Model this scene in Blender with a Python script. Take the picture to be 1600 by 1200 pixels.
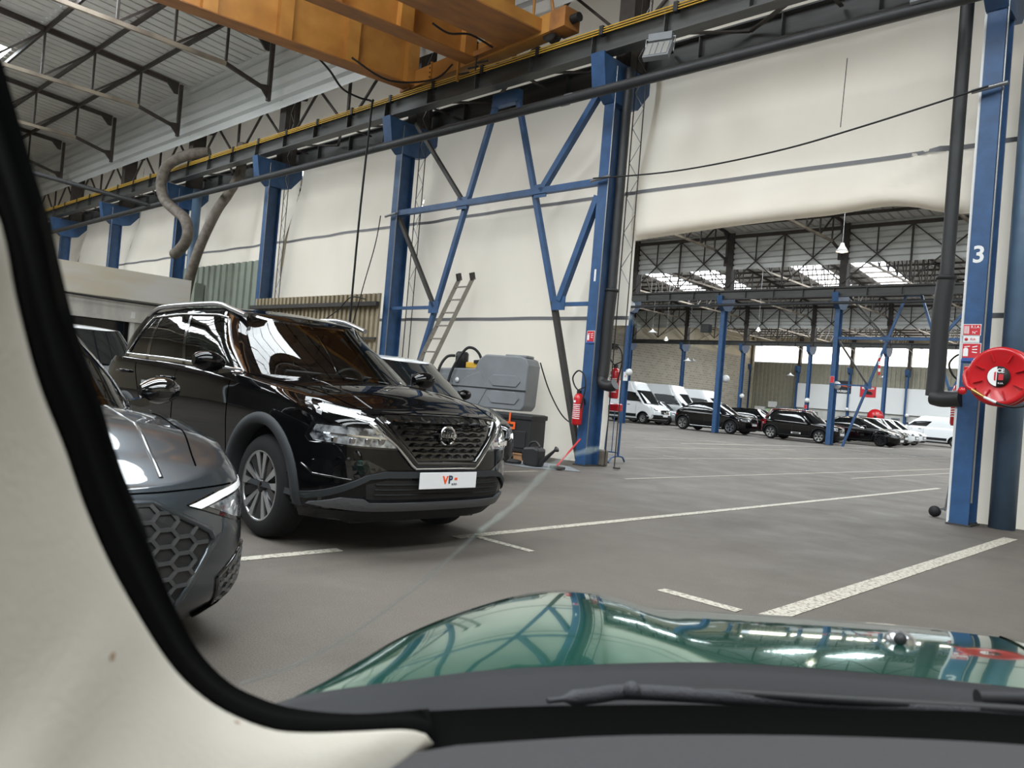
import bpy, bmesh, math, random
from mathutils import Vector, Matrix
random.seed(4)
PI = math.pi
S = bpy.context.scene
COL = S.collection
for o in list(bpy.data.objects): bpy.data.objects.remove(o)

# ---------------------------------------------------------------- camera
cam_d = bpy.data.cameras.new('camera'); cam = bpy.data.objects.new('camera', cam_d); COL.objects.link(cam)
RX, RY, RZ = (0.720737, 0.688137, 0.083699), (0.051926, 0.066808, -0.996414), (-0.691261, 0.722499, 0.012419)
cam.matrix_world = Matrix(((RX[0], -RY[0], -RZ[0], 0), (RX[1], -RY[1], -RZ[1], 0), (RX[2], -RY[2], -RZ[2], 1.18), (0, 0, 0, 1)))
cam_d.sensor_width = 36; cam_d.lens = 1230 / 1600 * 36; cam_d.clip_start = .02; cam_d.clip_end = 400
cam_d.dof.use_dof = True; cam_d.dof.focus_distance = 8; cam_d.dof.aperture_fstop = 8.0
S.camera = cam
# ---------------------------------------------------------------- world, exposure
W = bpy.data.worlds.new('sky'); S.world = W; W.use_nodes = True
W.node_tree.nodes['Background'].inputs[0].default_value = (.80, .88, 1, 1)
W.node_tree.nodes['Background'].inputs[1].default_value = 1.0
S.view_settings.view_transform = 'Standard'; S.view_settings.look = 'None'
S.view_settings.exposure = 0.68; S.view_settings.gamma = 1; S.view_settings.use_curve_mapping = False
SKY = 11.0          # daylight coming through the translucent roof sheets
WIN = 3.0           # daylight in the far strip windows

# ---------------------------------------------------------------- materials
def lin(c): return tuple(((v / 255) / 12.92 if v <= 10 else (((v / 255) + .055) / 1.055) ** 2.4) for v in c)
def mat(name, rgb, rough=.6, metal=0, spec=.5, coat=0, var=0, vscale=3, bump=0, bscale=40, rgb2=None, emit=0, detail=6, stretch=None, rvar=0):
    m = bpy.data.materials.new(name); m.use_nodes = True; nt = m.node_tree; b = nt.nodes['Principled BSDF']
    c = lin(rgb); b.inputs['Base Color'].default_value = (*c, 1); b.inputs['Roughness'].default_value = rough
    b.inputs['Metallic'].default_value = metal; b.inputs['Specular IOR Level'].default_value = spec
    b.inputs['Coat Weight'].default_value = coat; b.inputs['Coat Roughness'].default_value = .02
    if var or bump or rgb2:
        tc = nt.nodes.new('ShaderNodeTexCoord'); mp = nt.nodes.new('ShaderNodeMapping'); nt.links.new(tc.outputs['Object'], mp.inputs[0])
        if stretch: mp.inputs['Scale'].default_value = stretch
    if var or rgb2:
        n = nt.nodes.new('ShaderNodeTexNoise'); n.inputs['Scale'].default_value = vscale; n.inputs['Detail'].default_value = detail
        nt.links.new(mp.outputs[0], n.inputs['Vector'])
        r = nt.nodes.new('ShaderNodeValToRGB'); r.color_ramp.elements[0].position = .35; r.color_ramp.elements[1].position = .65
        c2 = lin(rgb2) if rgb2 else tuple(v * (1 - var) for v in c)
        r.color_ramp.elements[0].color = (*c2, 1); r.color_ramp.elements[1].color = (*c, 1)
        nt.links.new(n.outputs['Fac'], r.inputs[0]); nt.links.new(r.outputs[0], b.inputs['Base Color'])
    if bump:
        n2 = nt.nodes.new('ShaderNodeTexNoise'); n2.inputs['Scale'].default_value = bscale; n2.inputs['Detail'].default_value = 4
        nt.links.new(mp.outputs[0], n2.inputs['Vector'])
        bp = nt.nodes.new('ShaderNodeBump'); bp.inputs['Strength'].default_value = bump; bp.inputs['Distance'].default_value = .02
        nt.links.new(n2.outputs['Fac'], bp.inputs['Height']); nt.links.new(bp.outputs[0], b.inputs['Normal'])
    if emit:
        b.inputs['Emission Color'].default_value = (*c, 1); b.inputs['Emission Strength'].default_value = emit
    return m
def glass(name, tint, refl=1.0, rough=0.0):
    m = bpy.data.materials.new(name); m.use_nodes = True; nt = m.node_tree; nt.nodes.clear()
    o = nt.nodes.new('ShaderNodeOutputMaterial'); mx = nt.nodes.new('ShaderNodeMixShader'); t = nt.nodes.new('ShaderNodeBsdfTransparent')
    g = nt.nodes.new('ShaderNodeBsdfGlossy'); f = nt.nodes.new('ShaderNodeFresnel'); f.inputs[0].default_value = 1.5
    t.inputs[0].default_value = (*tint, 1); g.inputs['Roughness'].default_value = rough
    g.inputs[0].default_value = (refl, refl, refl, 1)
    nt.links.new(f.outputs[0], mx.inputs[0]); nt.links.new(t.outputs[0], mx.inputs[1]); nt.links.new(g.outputs[0], mx.inputs[2]); nt.links.new(mx.outputs[0], o.inputs[0])
    return m
def emis(name, rgb, s):
    m = bpy.data.materials.new(name); m.use_nodes = True; nt = m.node_tree; nt.nodes.clear()
    o = nt.nodes.new('ShaderNodeOutputMaterial'); e = nt.nodes.new('ShaderNodeEmission'); e.inputs[0].default_value = (*lin(rgb), 1); e.inputs[1].default_value = s
    nt.links.new(e.outputs[0], o.inputs[0]); return m

M = {}
M['blue'] = mat('blue_steel_paint', (46, 84, 128), .45, var=.25, vscale=5, bump=.1, bscale=15)
M['blue2'] = mat('blue_pipe_paint', (84, 108, 132), .5, var=.2, vscale=3)
M['dark'] = mat('dark_grimy_steel', (58, 55, 52), .6, var=.35, vscale=4)
M['darkbrown'] = mat('dark_brown_steel', (62, 54, 49), .6, var=.4, vscale=5)
M['beige'] = mat('cream_steel_paint', (186, 178, 158), .55, var=.2, vscale=3)
M['greygirder'] = mat('greasy_grey_steel', (66, 68, 66), .5, var=.45, vscale=2.5, stretch=(.3, 3, 3))
M['yellow'] = mat('yellow_conductor', (214, 172, 60), .45)
M['orange'] = mat('ochre_crane_paint', (198, 142, 66), .5, rgb2=(178, 122, 54), vscale=2, bump=.05)
M['orangedirty'] = mat('dusty_ochre_paint', (170, 112, 52), .65, rgb2=(138, 92, 50), vscale=4, stretch=(1, .3, 1))
M['sheet'] = mat('galvanised_roof_sheet', (214, 214, 210), .6, metal=.1, var=.15, vscale=.8)
M['sheetwall'] = mat('galvanised_wall_sheet', (216, 219, 218), .42, metal=.2, var=.12, vscale=1, stretch=(.2, 1, 3))
M['tarp'] = mat('white_tarpaulin', (236, 229, 216), .6, rgb2=(226, 217, 202), vscale=.7, stretch=(1, 1, .5), bump=.15, bscale=1.2)
nt_ = M['tarp'].node_tree; b_ = nt_.nodes['Principled BSDF']; tr_ = nt_.nodes.new('ShaderNodeBsdfTranslucent'); tr_.inputs[0].default_value = (.80, .76, .68, 1)
mx_ = nt_.nodes.new('ShaderNodeMixShader'); mx_.inputs[0].default_value = .38; nt_.links.new(b_.outputs[0], mx_.inputs[1]); nt_.links.new(tr_.outputs[0], mx_.inputs[2]); nt_.links.new(mx_.outputs[0], nt_.nodes['Material Output'].inputs[0])
M['stripe'] = mat('grey_tarp_seam', (110, 110, 112), .6)
M['seam'] = mat('panel_gap', (3, 3, 3), 1, spec=0)
M['black'] = mat('black_rubber', (18, 18, 19), .6)
M['blackplastic'] = mat('black_plastic', (34, 34, 35), .5, bump=.05)
M['pipe'] = mat('black_insulated_pipe', (44, 46, 48), .55, var=.3, vscale=6)
M['hose'] = mat('grey_flexible_duct', (112, 104, 94), .7, rgb2=(84, 76, 68), vscale=6)
M['greensheet'] = mat('sage_corrugated_sheet', (134, 142, 130), .6, var=.1)
M['beigesheet'] = mat('fawn_corrugated_sheet', (160, 148, 122), .6, var=.2, vscale=2)
M['whitewall'] = mat('dirty_white_board', (205, 205, 200), .7, rgb2=(186, 186, 182), vscale=2, stretch=(1, 3, .5))
M['alu'] = mat('worn_aluminium', (140, 134, 124), .5, metal=.3, var=.2, vscale=8)
M['galv'] = mat('galvanised_steel', (150, 152, 153), .35, metal=.8)
M['chrome'] = mat('chrome', (225, 226, 228), .06, metal=1)
M['satin'] = mat('satin_silver', (180, 182, 184), .25, metal=.9)
M['greyplastic'] = mat('grey_tank_plastic', (128, 132, 136), .55, var=.15, vscale=2)
M['red'] = mat('red_enamel', (190, 22, 30), .3, coat=.3)
M['nozzlebrass'] = mat('brass', (190, 150, 90), .3, metal=.9)
M['darkglass'] = mat('dark_window_glass', (16, 18, 18), .05)
M['white'] = mat('white_paint', (226, 228, 228), .35)
M['whiteprint'] = mat('white_print', (235, 235, 235), .6)
M['wood'] = mat('pallet_wood', (150, 112, 76), .8, var=.3, vscale=8)
M['strap'] = mat('orange_strap', (232, 96, 34), .6)
M['line'] = None
# tarps let a little daylight through, like the real sheets
# ---------------------------------------------------------------- mesh helpers
class MB:
    def __init__(s): s.v = []; s.f = []; s.sm = []
    def add(s, vs, fs, smooth=False):
        n = len(s.v); s.v += [tuple(v) for v in vs]; s.f += [tuple(i + n for i in f) for f in fs]; s.sm += [smooth] * len(fs); return s
    def box(s, x0, x1, y0, y1, z0, z1):
        return s.add([(x, y, z) for z in (z0, z1) for y in (y0, y1) for x in (x0, x1)], [(0, 2, 3, 1), (4, 5, 7, 6), (0, 1, 5, 4), (2, 6, 7, 3), (0, 4, 6, 2), (1, 3, 7, 5)])
    def bar(s, a, b, w, h=None, up=(0, 0, 1)):
        a, b = Vector(a), Vector(b); h = h or w; d = (b - a).normalized(); u = Vector(up)
        if abs(d.dot(u)) > .98: u = Vector((0, 1, 0))
        r = d.cross(u).normalized() * w / 2; u = r.cross(d).normalized() * h / 2
        vs = [p + i * r + j * u for p in (a, b) for i, j in ((-1, -1), (1, -1), (1, 1), (-1, 1))]
        return s.add(vs, [(0, 1, 2, 3), (7, 6, 5, 4), (0, 4, 5, 1), (1, 5, 6, 2), (2, 6, 7, 3), (3, 7, 4, 0)])
    def ibar(s, a, b, w, h, t=.02):       # I section along a-b, flanges top and bottom
        a, b = Vector(a), Vector(b); d = (b - a).normalized(); u = Vector((0, 0, 1)); r = d.cross(u).normalized(); 
        for k in (-1, 1):
            o = u * (k * (h / 2 - t / 2)); s.bar(a + o, b + o, w, t)
        return s.bar(a, b, t, h - 2 * t)
    def tube(s, pts, r, n=8, cap=True, smooth=True):
        pts = [Vector(p) for p in pts]; rs = r if isinstance(r, (list, tuple)) else [r] * len(pts)
        vs = []; fs = []; ref = None
        for i, p in enumerate(pts):
            d = (pts[min(i + 1, len(pts) - 1)] - pts[max(i - 1, 0)]).normalized()
            if ref is None: ref = Vector((0, 0, 1)) if abs(d.z) < .9 else Vector((1, 0, 0))
            e1 = (ref - d * ref.dot(d)).normalized(); ref = e1; e2 = d.cross(e1)
            for k in range(n):
                t = 2 * PI * k / n; vs.append(p + (e1 * math.cos(t) + e2 * math.sin(t)) * rs[i])
        for i in range(len(pts) - 1):
            for k in range(n): k2 = (k + 1) % n; fs.append((i * n + k, i * n + k2, (i + 1) * n + k2, (i + 1) * n + k))
        s.add(vs, fs, smooth)
        if cap: s.add([vs[k] for k in range(n)], [tuple(range(n))[::-1]]); s.add([vs[-n + k] for k in range(n)], [tuple(range(n))])
        return s
    def lathe(s, prof, c, ax, n=24, smooth=True):    # prof: (radius, along)
        c = Vector(c); ax = Vector(ax).normalized(); e1 = ax.cross(Vector((0, 0, 1)) if abs(ax.z) < .9 else Vector((1, 0, 0))).normalized(); e2 = ax.cross(e1)
        vs = [c + ax * h + (e1 * math.cos(2 * PI * k / n) + e2 * math.sin(2 * PI * k / n)) * r for r, h in prof for k in range(n)]
        return s.add(vs, [(i * n + k, i * n + (k + 1) % n, (i + 1) * n + (k + 1) % n, (i + 1) * n + k) for i in range(len(prof) - 1) for k in range(n)], smooth)
    def prism(s, poly, off):
        poly = [Vector(p) for p in poly]; n = len(poly); off = Vector(off)
        return s.add(poly + [p + off for p in poly], [tuple(range(n))[::-1], tuple(range(n, 2 * n))] + [(i, (i + 1) % n, n + (i + 1) % n, n + i) for i in range(n)])
    def grid(s, rows, smooth=True, closed=False):
        n = len(rows[0]); vs = [p for r in rows for p in r]; m = len(rows)
        fs = [(i * n + k, i * n + (k + 1) % n, (i + 1) * n + (k + 1) % n, (i + 1) * n + k) for i in range(m - 1) for k in range(n if closed else n - 1)]
        return s.add(vs, fs, smooth)
    def mirror(s):
        n = len(s.v); s.f += [tuple(i + n for i in f[::-1]) for f in s.f]; s.sm += s.sm[:]; s.v += [(x, -y, z) for x, y, z in s.v]; return s
    def build(s, name, m, parent=None, loc=None, merge=False, solid=0, bevel=0, recalc=True):
        me = bpy.data.meshes.new(name); me.from_pydata(s.v, [], s.f); me.polygons.foreach_set('use_smooth', s.sm)
        if merge or recalc:
            b = bmesh.new(); b.from_mesh(me)
            if merge: bmesh.ops.remove_doubles(b, verts=b.verts, dist=.0005)
            if recalc: bmesh.ops.recalc_face_normals(b, faces=b.faces)
            b.to_mesh(me); b.free()
        me.materials.append(M[m] if isinstance(m, str) else m); me.update()
        o = bpy.data.objects.new(name, me); COL.objects.link(o)
        if parent: o.parent = parent
        if loc: o.location = loc
        if solid: md = o.modifiers.new('s', 'SOLIDIFY'); md.thickness = solid; md.offset = -1
        if bevel: md = o.modifiers.new('b', 'BEVEL'); md.width = bevel; md.segments = 2; md.limit_method = 'ANGLE'
        return o
def tag(o, label=None, cat=None, group=None, kind=None):
    if label: o['label'] = label
    if cat: o['category'] = cat
    if group: o['group'] = group
    if kind: o['kind'] = kind
    return o
def thing(name, label, cat, loc=(0, 0, 0), rz=0, group=None):
    o = bpy.data.objects.new(name, None); COL.objects.link(o); o.location = loc; o.rotation_euler = (0, 0, rz); o.empty_display_size = .2
    return tag(o, label, cat, group)
def struct(o): o['kind'] = 'structure'; return o
def dup(o, loc=None, label=None, rz=None, parent=None):
    kids = list(o.children); c = o.copy(); COL.objects.link(c)
    if parent: c.parent = parent
    if loc is not None: c.location = loc
    if rz is not None: c.rotation_euler = (0, 0, rz)
    if label: c['label'] = label
    for k in kids: dup(k, parent=c)
    return c
def text(body, size, m, parent, mw, name='lettering', ext=.002, bold=0, spacing=1.0):
    cu = bpy.data.curves.new(name, 'FONT'); cu.body = body; cu.size = size; cu.extrude = ext; cu.align_x = 'CENTER'; cu.align_y = 'CENTER'; cu.offset = bold; cu.space_character = spacing; cu.resolution_u = 3
    t = bpy.data.objects.new('tmp', cu); COL.objects.link(t); dg = bpy.context.evaluated_depsgraph_get()
    me = bpy.data.meshes.new_from_object(t.evaluated_get(dg)); bpy.data.objects.remove(t)
    me.transform(mw); me.materials.clear(); me.materials.append(M[m] if isinstance(m, str) else m)
    o = bpy.data.objects.new(name, me); COL.objects.link(o)
    if parent: o.parent = parent
    return o
def frame(origin, ex, ey):    # matrix whose x = ex, y = ey
    ex = Vector(ex).normalized(); ey = Vector(ey); ey = (ey - ex * ey.dot(ex)).normalized(); ez = ex.cross(ey)
    m = Matrix((ex, ey, ez)).transposed().to_4x4(); m.translation = Vector(origin); return m
def smooth(a, b, x): t = min(1, max(0, (x - a) / (b - a))); return t * t * (3 - 2 * t)
def spline(pts, n):            # Catmull-Rom through pts (tuples)
    pts = [Vector(p) for p in pts]; out = []
    for i in range(len(pts) - 1):
        p0, p1, p2, p3 = pts[max(i - 1, 0)], pts[i], pts[i + 1], pts[min(i + 2, len(pts) - 1)]
        for k in range(n):
            t = k / n; out.append(.5 * ((2 * p1) + (p2 - p0) * t + (2 * p0 - 5 * p1 + 4 * p2 - p3) * t * t + (3 * p1 - p0 - 3 * p2 + p3) * t ** 3))
    out.append(pts[-1]); return out

# ---------------------------------------------------------------- setting
X0, X1 = -46.4, 12.0
ROWS = [-15.66, 11.14, 37.9, 64.7, 91.5]
SP = 6.11
CX = [-2.82 - SP * i for i in range(7)]      # left faces of the near row columns
EAVE, SLOPE = 10.75, .075
def roofz(y, h): return EAVE + SLOPE * min(y - ROWS[h], ROWS[h + 1] - y)
# floor
def floor_mat():
    m = bpy.data.materials.new('worn_asphalt'); m.use_nodes = True; nt = m.node_tree; b = nt.nodes['Principled BSDF']; L = nt.links.new
    tc = nt.nodes.new('ShaderNodeTexCoord')
    def noise(sc, det, st=None):
        n = nt.nodes.new('ShaderNodeTexNoise'); n.inputs['Scale'].default_value = sc; n.inputs['Detail'].default_value = det; n.inputs['Roughness'].default_value = .6
        if st: mp = nt.nodes.new('ShaderNodeMapping'); mp.inputs['Scale'].default_value = st; L(tc.outputs['Object'], mp.inputs[0]); L(mp.outputs[0], n.inputs['Vector'])
        else: L(tc.outputs['Object'], n.inputs['Vector'])
        return n
    def ramp(src, a, ca, z, cz):
        r = nt.nodes.new('ShaderNodeValToRGB'); r.color_ramp.elements[0].position = a; r.color_ramp.elements[1].position = z
        r.color_ramp.elements[0].color = (*ca, 1); r.color_ramp.elements[1].color = (*cz, 1); L(src.outputs['Fac'], r.inputs[0]); return r
    def mul(a, c):
        x = nt.nodes.new('ShaderNodeMix'); x.data_type = 'RGBA'; x.blend_type = 'MULTIPLY'; x.inputs[0].default_value = 1; L(a, x.inputs[6]); L(c, x.inputs[7]); return x.outputs[2]
    base = ramp(noise(.35, 8, (1, .45, 1)), .3, lin((80, 75, 70)), .7, lin((99, 93, 87)))
    grain = ramp(noise(130, 3), .3, (.62,) * 3, .72, (1.3, 1.28, 1.25))
    blot = ramp(noise(.9, 10, (1, .6, 1)), .28, (.72,) * 3, .45, (1, 1, 1))
    L(mul(mul(base.outputs[0], grain.outputs[0]), blot.outputs[0]), b.inputs['Base Color'])
    rr = ramp(noise(1.3, 5), .3, (.6,) * 3, .7, (.85,) * 3); L(rr.outputs[0], b.inputs['Roughness']); b.inputs['Specular IOR Level'].default_value = .35
    bp = nt.nodes.new('ShaderNodeBump'); bp.inputs['Strength'].default_value = .35; bp.inputs['Distance'].default_value = .006; L(noise(160, 3).outputs['Fac'], bp.inputs['Height']); L(bp.outputs[0], b.inputs['Normal'])
    return m
M['floor'] = floor_mat()
struct(MB().add([(X0, ROWS[0], 0), (X1, ROWS[0], 0), (X1, ROWS[-1], 0), (X0, ROWS[-1], 0)], [(0, 1, 2, 3)]).build('floor', 'floor', recalc=False))
def worn(name, rgb, thr=.45):
    m = bpy.data.materials.new(name); m.use_nodes = True; nt = m.node_tree; b = nt.nodes['Principled BSDF']; L = nt.links.new
    b.inputs['Base Color'].default_value = (*lin(rgb), 1); b.inputs['Roughness'].default_value = .7
    tc = nt.nodes.new('ShaderNodeTexCoord'); n = nt.nodes.new('ShaderNodeTexNoise'); n.inputs['Scale'].default_value = 38; n.inputs['Detail'].default_value = 6; L(tc.outputs['Object'], n.inputs['Vector'])
    r = nt.nodes.new('ShaderNodeValToRGB'); r.color_ramp.elements[0].position = thr - .05; r.color_ramp.elements[1].position = thr + .05; L(n.outputs['Fac'], r.inputs[0])
    r.color_ramp.elements[0].color = (*lin((120, 112, 102)), 1); r.color_ramp.elements[1].color = (*lin(rgb), 1); L(r.outputs[0], b.inputs['Base Color']); return m
M['line'] = worn('worn_white_line', (172, 167, 154)); M['line2'] = worn('faint_white_line', (150, 144, 133), .5)
def fline(x0, y0, x1, y1, w=.1, m='line'):
    mb = MB(); a, b = Vector((x0, y0, .003)), Vector((x1, y1, .003)); mb.bar(a, b, w, .003)
    return mb
lines = [((-4.6, 1.6, -4.58, 3.2), .09), ((-4.6, 4.3, -4.65, 17.5), .1), ((-4.6, 4.5, -3.95, 4.5), .07), ((-2.75, 4.42, -2.2, 4.42), .09), ((-2.03, 4.2, -2.03, 10.6), .14),
         ((-7.15, 10.2, -6.9, 27), .08), ((-9.75, 12.8, -9.6, 37), .08), ((-12.4, 18, -12.3, 28), .09), ((-14.0, 23, -14.0, 57), .1), ((-9.2, 16.3, -10.4, 16.3), .09),
         ((-14.2, 27.5, -15.6, 27.5), .1), ((-12.0, 34.6, -13.1, 34.6), .16), ((-10.1, 34.5, -11.1, 34.5), .16), ((-10.2, 22, -9.0, 22), .08), ((-8.2, 8.1, -8.2, 9.3), .08), ((-6.2, 17, -6.2, 30), .08), ((-15.5, 23, -15.4, 31), .08)]
names = ['in front of the black crossover\'s front wheel', 'running past the black crossover into the far hall', 'short stub beside the crossover\'s bumper line', 'short dash just beyond the green bonnet', 'broad and bright, right of centre towards the hose reel column', 'through the opening, nearest of the far hall', 'long and thin, from the crowd barrier into the far hall', 'faint, beyond the opening', 'faint, along the noses of the far parked cars', 'cross stub beyond the opening', 'cross stub before the coupe crossover', 'bright dash before the black electric saloon', 'bright dash right of the braced far column', 'faint cross stub mid far hall', 'short, beside the pallet', 'faint, right part of the far hall floor', 'faint, left part of the far hall floor']
for ((a, b, c, d), w), nm in zip(lines, names):
    tag(fline(a, b, c, d, w).build('floor_marking', 'line' if w >= .1 or b < 6 else 'line2'), 'worn white painted bay line, ' + nm, 'floor line', 'painted bay lines')

# roofs with translucent strips
STR = []
for c in (-33.4, -21.3, -9.0, 3.2): STR += [(c - 3.1, c - 1.0), (c + 1.0, c + 3.1)]
M['skylight'] = emis('daylit_translucent_sheet', (244, 250, 255), SKY)
def corr(mb, x0, x1, y0, y1, h, pitch=.42):
    n = max(1, round((x1 - x0) / pitch)); p = (x1 - x0) / n; xs = []
    for i in range(n): 
        a = x0 + i * p; xs += [(a, 0), (a + p * .80, 0), (a + p * .83, .1), (a + p * .92, .1)]
    xs.append((x1, 0)); mid = (ROWS[h] + ROWS[h + 1]) / 2
    ys = [y0] + ([mid] if y0 < mid < y1 else []) + [y1]
    mb.grid([[(x, y, roofz(y, h) + dz) for x, dz in xs] for y in ys], smooth=False)
nwin = 0
for h in range(4):
    mid = (ROWS[h] + ROWS[h + 1]) / 2; r = 8.9 if h == 0 else 7.2
    mb = MB(); corr(mb, X0, X1, ROWS[h], mid - r, h); corr(mb, X0, X1, mid + r, ROWS[h + 1], h)
    xs = [X0] + [v for s in STR for v in s] + [X1]
    for i in range(0, len(xs), 2): corr(mb, xs[i], xs[i + 1], mid - r, mid + r, h)
    struct(mb.build('ceiling', 'sheet', recalc=False))
    for a, b in STR:
        if a > 2 and h > 1: continue
        w = MB(); w.grid([[(x, y, roofz(y, h) + .02) for x in (a, b)] for y in (mid - r, mid, mid + r)], smooth=False)
        nwin += 1; struct(w.build('window_%d' % nwin, 'skylight', recalc=False))
# outer walls
def brick():
    m = bpy.data.materials.new('grey_concrete_block'); m.use_nodes = True; nt = m.node_tree; b = nt.nodes['Principled BSDF']; L = nt.links.new
    tc = nt.nodes.new('ShaderNodeTexCoord'); mp = nt.nodes.new('ShaderNodeMapping'); mp.inputs['Rotation'].default_value = (PI / 2, 0, PI / 2)
    sx = nt.nodes.new('ShaderNodeSeparateXYZ'); cx = nt.nodes.new('ShaderNodeCombineXYZ'); L(tc.outputs['Object'], sx.inputs[0]); L(sx.outputs[1], cx.inputs[0]); L(sx.outputs[2], cx.inputs[1])
    t = nt.nodes.new('ShaderNodeTexBrick'); t.inputs['Scale'].default_value = 1; t.inputs['Brick Width'].default_value = .6; t.inputs['Row Height'].default_value = .25; t.inputs['Mortar Size'].default_value = .03
    t.inputs['Color1'].default_value = (*lin((138, 132, 121)), 1); t.inputs['Color2'].default_value = (*lin((160, 153, 141)), 1); t.inputs['Mortar'].default_value = (*lin((172, 166, 152)), 1)
    L(cx.outputs[0], t.inputs['Vector']); L(t.outputs[0], b.inputs['Base Color']); b.inputs['Roughness'].default_value = .9; return m
M['block'] = brick()
M['darkwall'] = mat('dim_hall_wall', (84, 82, 78), .8, var=.3, vscale=.6)
M['beigewall'] = mat('pale_render', (188, 178, 156), .8, var=.12, vscale=.5)
w = MB(); w.box(X0 - .2, X0, ROWS[1], ROWS[-1], 0, 8.1); struct(w.build('wall_left', 'block'))
w = MB(); w.box(X0 - .2, X0, ROWS[1], ROWS[-1], 8.1, 12.2); w.box(X0 - .2, X0, ROWS[0], ROWS[1], 0, 12.2); struct(w.build('wall_left', 'beigewall'))
def vcorr(mb, x0, x1, y, z0, z1, pitch=.25, d=.04):   # sheet with upright ribs in an XZ plane
    n = max(1, round((x1 - x0) / pitch)); p = (x1 - x0) / n; q = []
    for i in range(n): a = x0 + i * p; q += [(a, 0), (a + p * .45, 0), (a + p * .5, -d), (a + p * .95, -d)]
    q.append((x1, 0)); mb.grid([[(x, y + dy, z) for x, dy in q] for z in (z0, z1)], smooth=False); return mb
def hcorr(mb, x0, x1, y, z0, z1, pitch=.37, d=.11):   # sheet with level ribs
    n = round((z1 - z0) / pitch); p = (z1 - z0) / n; q = []
    for i in range(n): a = z0 + i * p; q += [(a, 0), (a + p * .60, 0), (a + p * .66, d), (a + p * .86, d)]
    q.append((z1, 0)); mb.grid([[(x, y + dy, z) for z, dy in q] for x in (x0, x1)], smooth=False); return mb
M['farsheet'] = mat('dusty_far_cladding', (150, 146, 130), .7, var=.15)
struct(vcorr(MB(), X0, X1, ROWS[-1], 0, 7.7, .5, .1).build('wall_back', 'farsheet', recalc=False))
w = MB(); w.box(X0, X1, ROWS[-1], ROWS[-1] + .2, 9.7, 12.2); struct(w.build('wall_back', 'beigewall'))
w = MB(); w.box(-40.2, X1, ROWS[-1] - .5, ROWS[-1] - .15, 2.45, 5.3); struct(w.build('wall_back', 'white'))
w = MB(); w.box(-40.2, X1, ROWS[-1] - .3, ROWS[-1] - .15, 0, 2.45); struct(w.build('wall_back', 'whitewall'))
M['farwin'] = emis('daylit_strip_window', (255, 246, 232), WIN)
for i in range(8):
    a = -45.2 + i * SP; nwin += 1
    struct(MB().box(a, a + SP - .35, ROWS[-1] + .02, ROWS[-1] + .06, 7.75, 9.7).build('window_%d' % nwin, 'farwin'))
w = MB(); w.box(X1, X1 + .2, ROWS[0], ROWS[-1], 0, 12.2); struct(w.build('wall_right', 'beigewall'))
w = MB(); w.box(X0, X1, ROWS[0] - .3, ROWS[0] - .1, 0, 12.2); struct(w.build('wall_front', 'darkwall'))
# ---------------------------------------------------------------- columns, rails, bracing
def column_proto():
    t = thing('steel_column', 'x', 'column')
    m = MB(); m.box(-.11, .11, 0, .022, 0, 7.3).box(-.11, .11, .38, .402, 0, 7.3).box(-.012, .012, .022, .38, 0, 7.3); m.build('shaft', 'blue', t, bevel=.003)
    m = MB(); m.prism([(-.13, -.42, 7.3), (-.13, 1.02, 7.3), (-.13, 1.02, 7.0), (-.13, .7, 6.62), (-.13, .42, 6.55), (-.13, -.02, 6.55), (-.13, -.32, 6.78)], (.26, 0, 0))
    m.bar((0, -.44, 7.32), (0, -.33, 6.74), .3, .03, up=(0, -1, 0)); m.build('corbel', 'blue', t)
    m = MB(); m.box(-.17, .17, .3, .33, 7.3, 10.9).box(-.17, .17, .72, .75, 7.3, 10.9).box(-.16, .16, .33, .72, 7.3, 10.9); m.build('upper_column', 'darkbrown', t)
    m = MB(); m.box(-.14, .14, -.03, .43, 0, .02); [m.tube([(x, y, .02), (x, y, .04)], .012, 6) for x in (-.12, .12) for y in (.05, .35)]; m.build('base_plate', 'dark', t)
    return t
colp = column_proto(); first = True
LX = [-2.71 - SP * i for i in range(8)]
OFF = [0, 0, -.14, -.62, -.9]
ordn = ['first', 'second', 'third', 'fourth', 'fifth', 'sixth', 'seventh', 'eighth', 'ninth']
near_l = ['blue steel column marked 3, beside the red hose reel', 'blue steel column marked 1, with red extinguisher at its foot', 'blue steel column left of the leaning ladder, behind the black crossover', 'blue steel column at the left end of the low fawn corrugated sheet', 'blue steel column behind the curled grey air duct', 'blue steel column rising behind the white cabin, third from left end', 'blue steel column near the cream end wall, half hidden by cabin', None]
cols = {}
for r in (1, 2, 3, 4):
    for i in range(0 if r < 3 else 1, 7 if r == 1 else 8):
        x = LX[i] + OFF[r]; y = ROWS[r]
        if r == 4: y -= .75
        lab = near_l[i] if r == 1 else '%s column from the hose reel side, in the %s row of blue columns of the far halls' % (ordn[i], ordn[r - 2])
        if first: c = colp; c.location = (x, y, 0); c['label'] = lab; first = False
        else: c = dup(colp, (x, y, 0), lab)
        c['group'] = 'blue hall columns'; cols[(r, i)] = c
XA, XB = X0 + .1, X1 - .2
def girder(y, z0, z1, label, fm='greygirder', st=1.53):
    t = thing('crane_girder', label, 'girder', (0, y, 0), 0, 'crane runway girders')
    m = MB(); m.ibar((XA, 0, (z0 + z1) / 2), (XB, 0, (z0 + z1) / 2), .26, z1 - z0, .025); m.build('beam', fm, t)
    m = MB(); n = int((XB - XA) / st)
    for i in range(n): x = XA + .5 + i * st; m.box(x - .008, x + .008, -.12, .12, z0 + .02, z1 - .02)
    tag(m.build('stiffener', fm, t), kind='stuff')
    MB().box(XA, XB, -.03, .03, z1, z1 + .06).build('crane_rail', 'dark', t)
    return t
G = [girder(10.94, 7.36, 7.78, 'dark crane runway girder carrying the ochre bridge crane above blue brackets'),
     girder(12.05, 7.34, 7.78, 'dark runway girder just behind the first, in front of the tarpaulins')]
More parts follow.
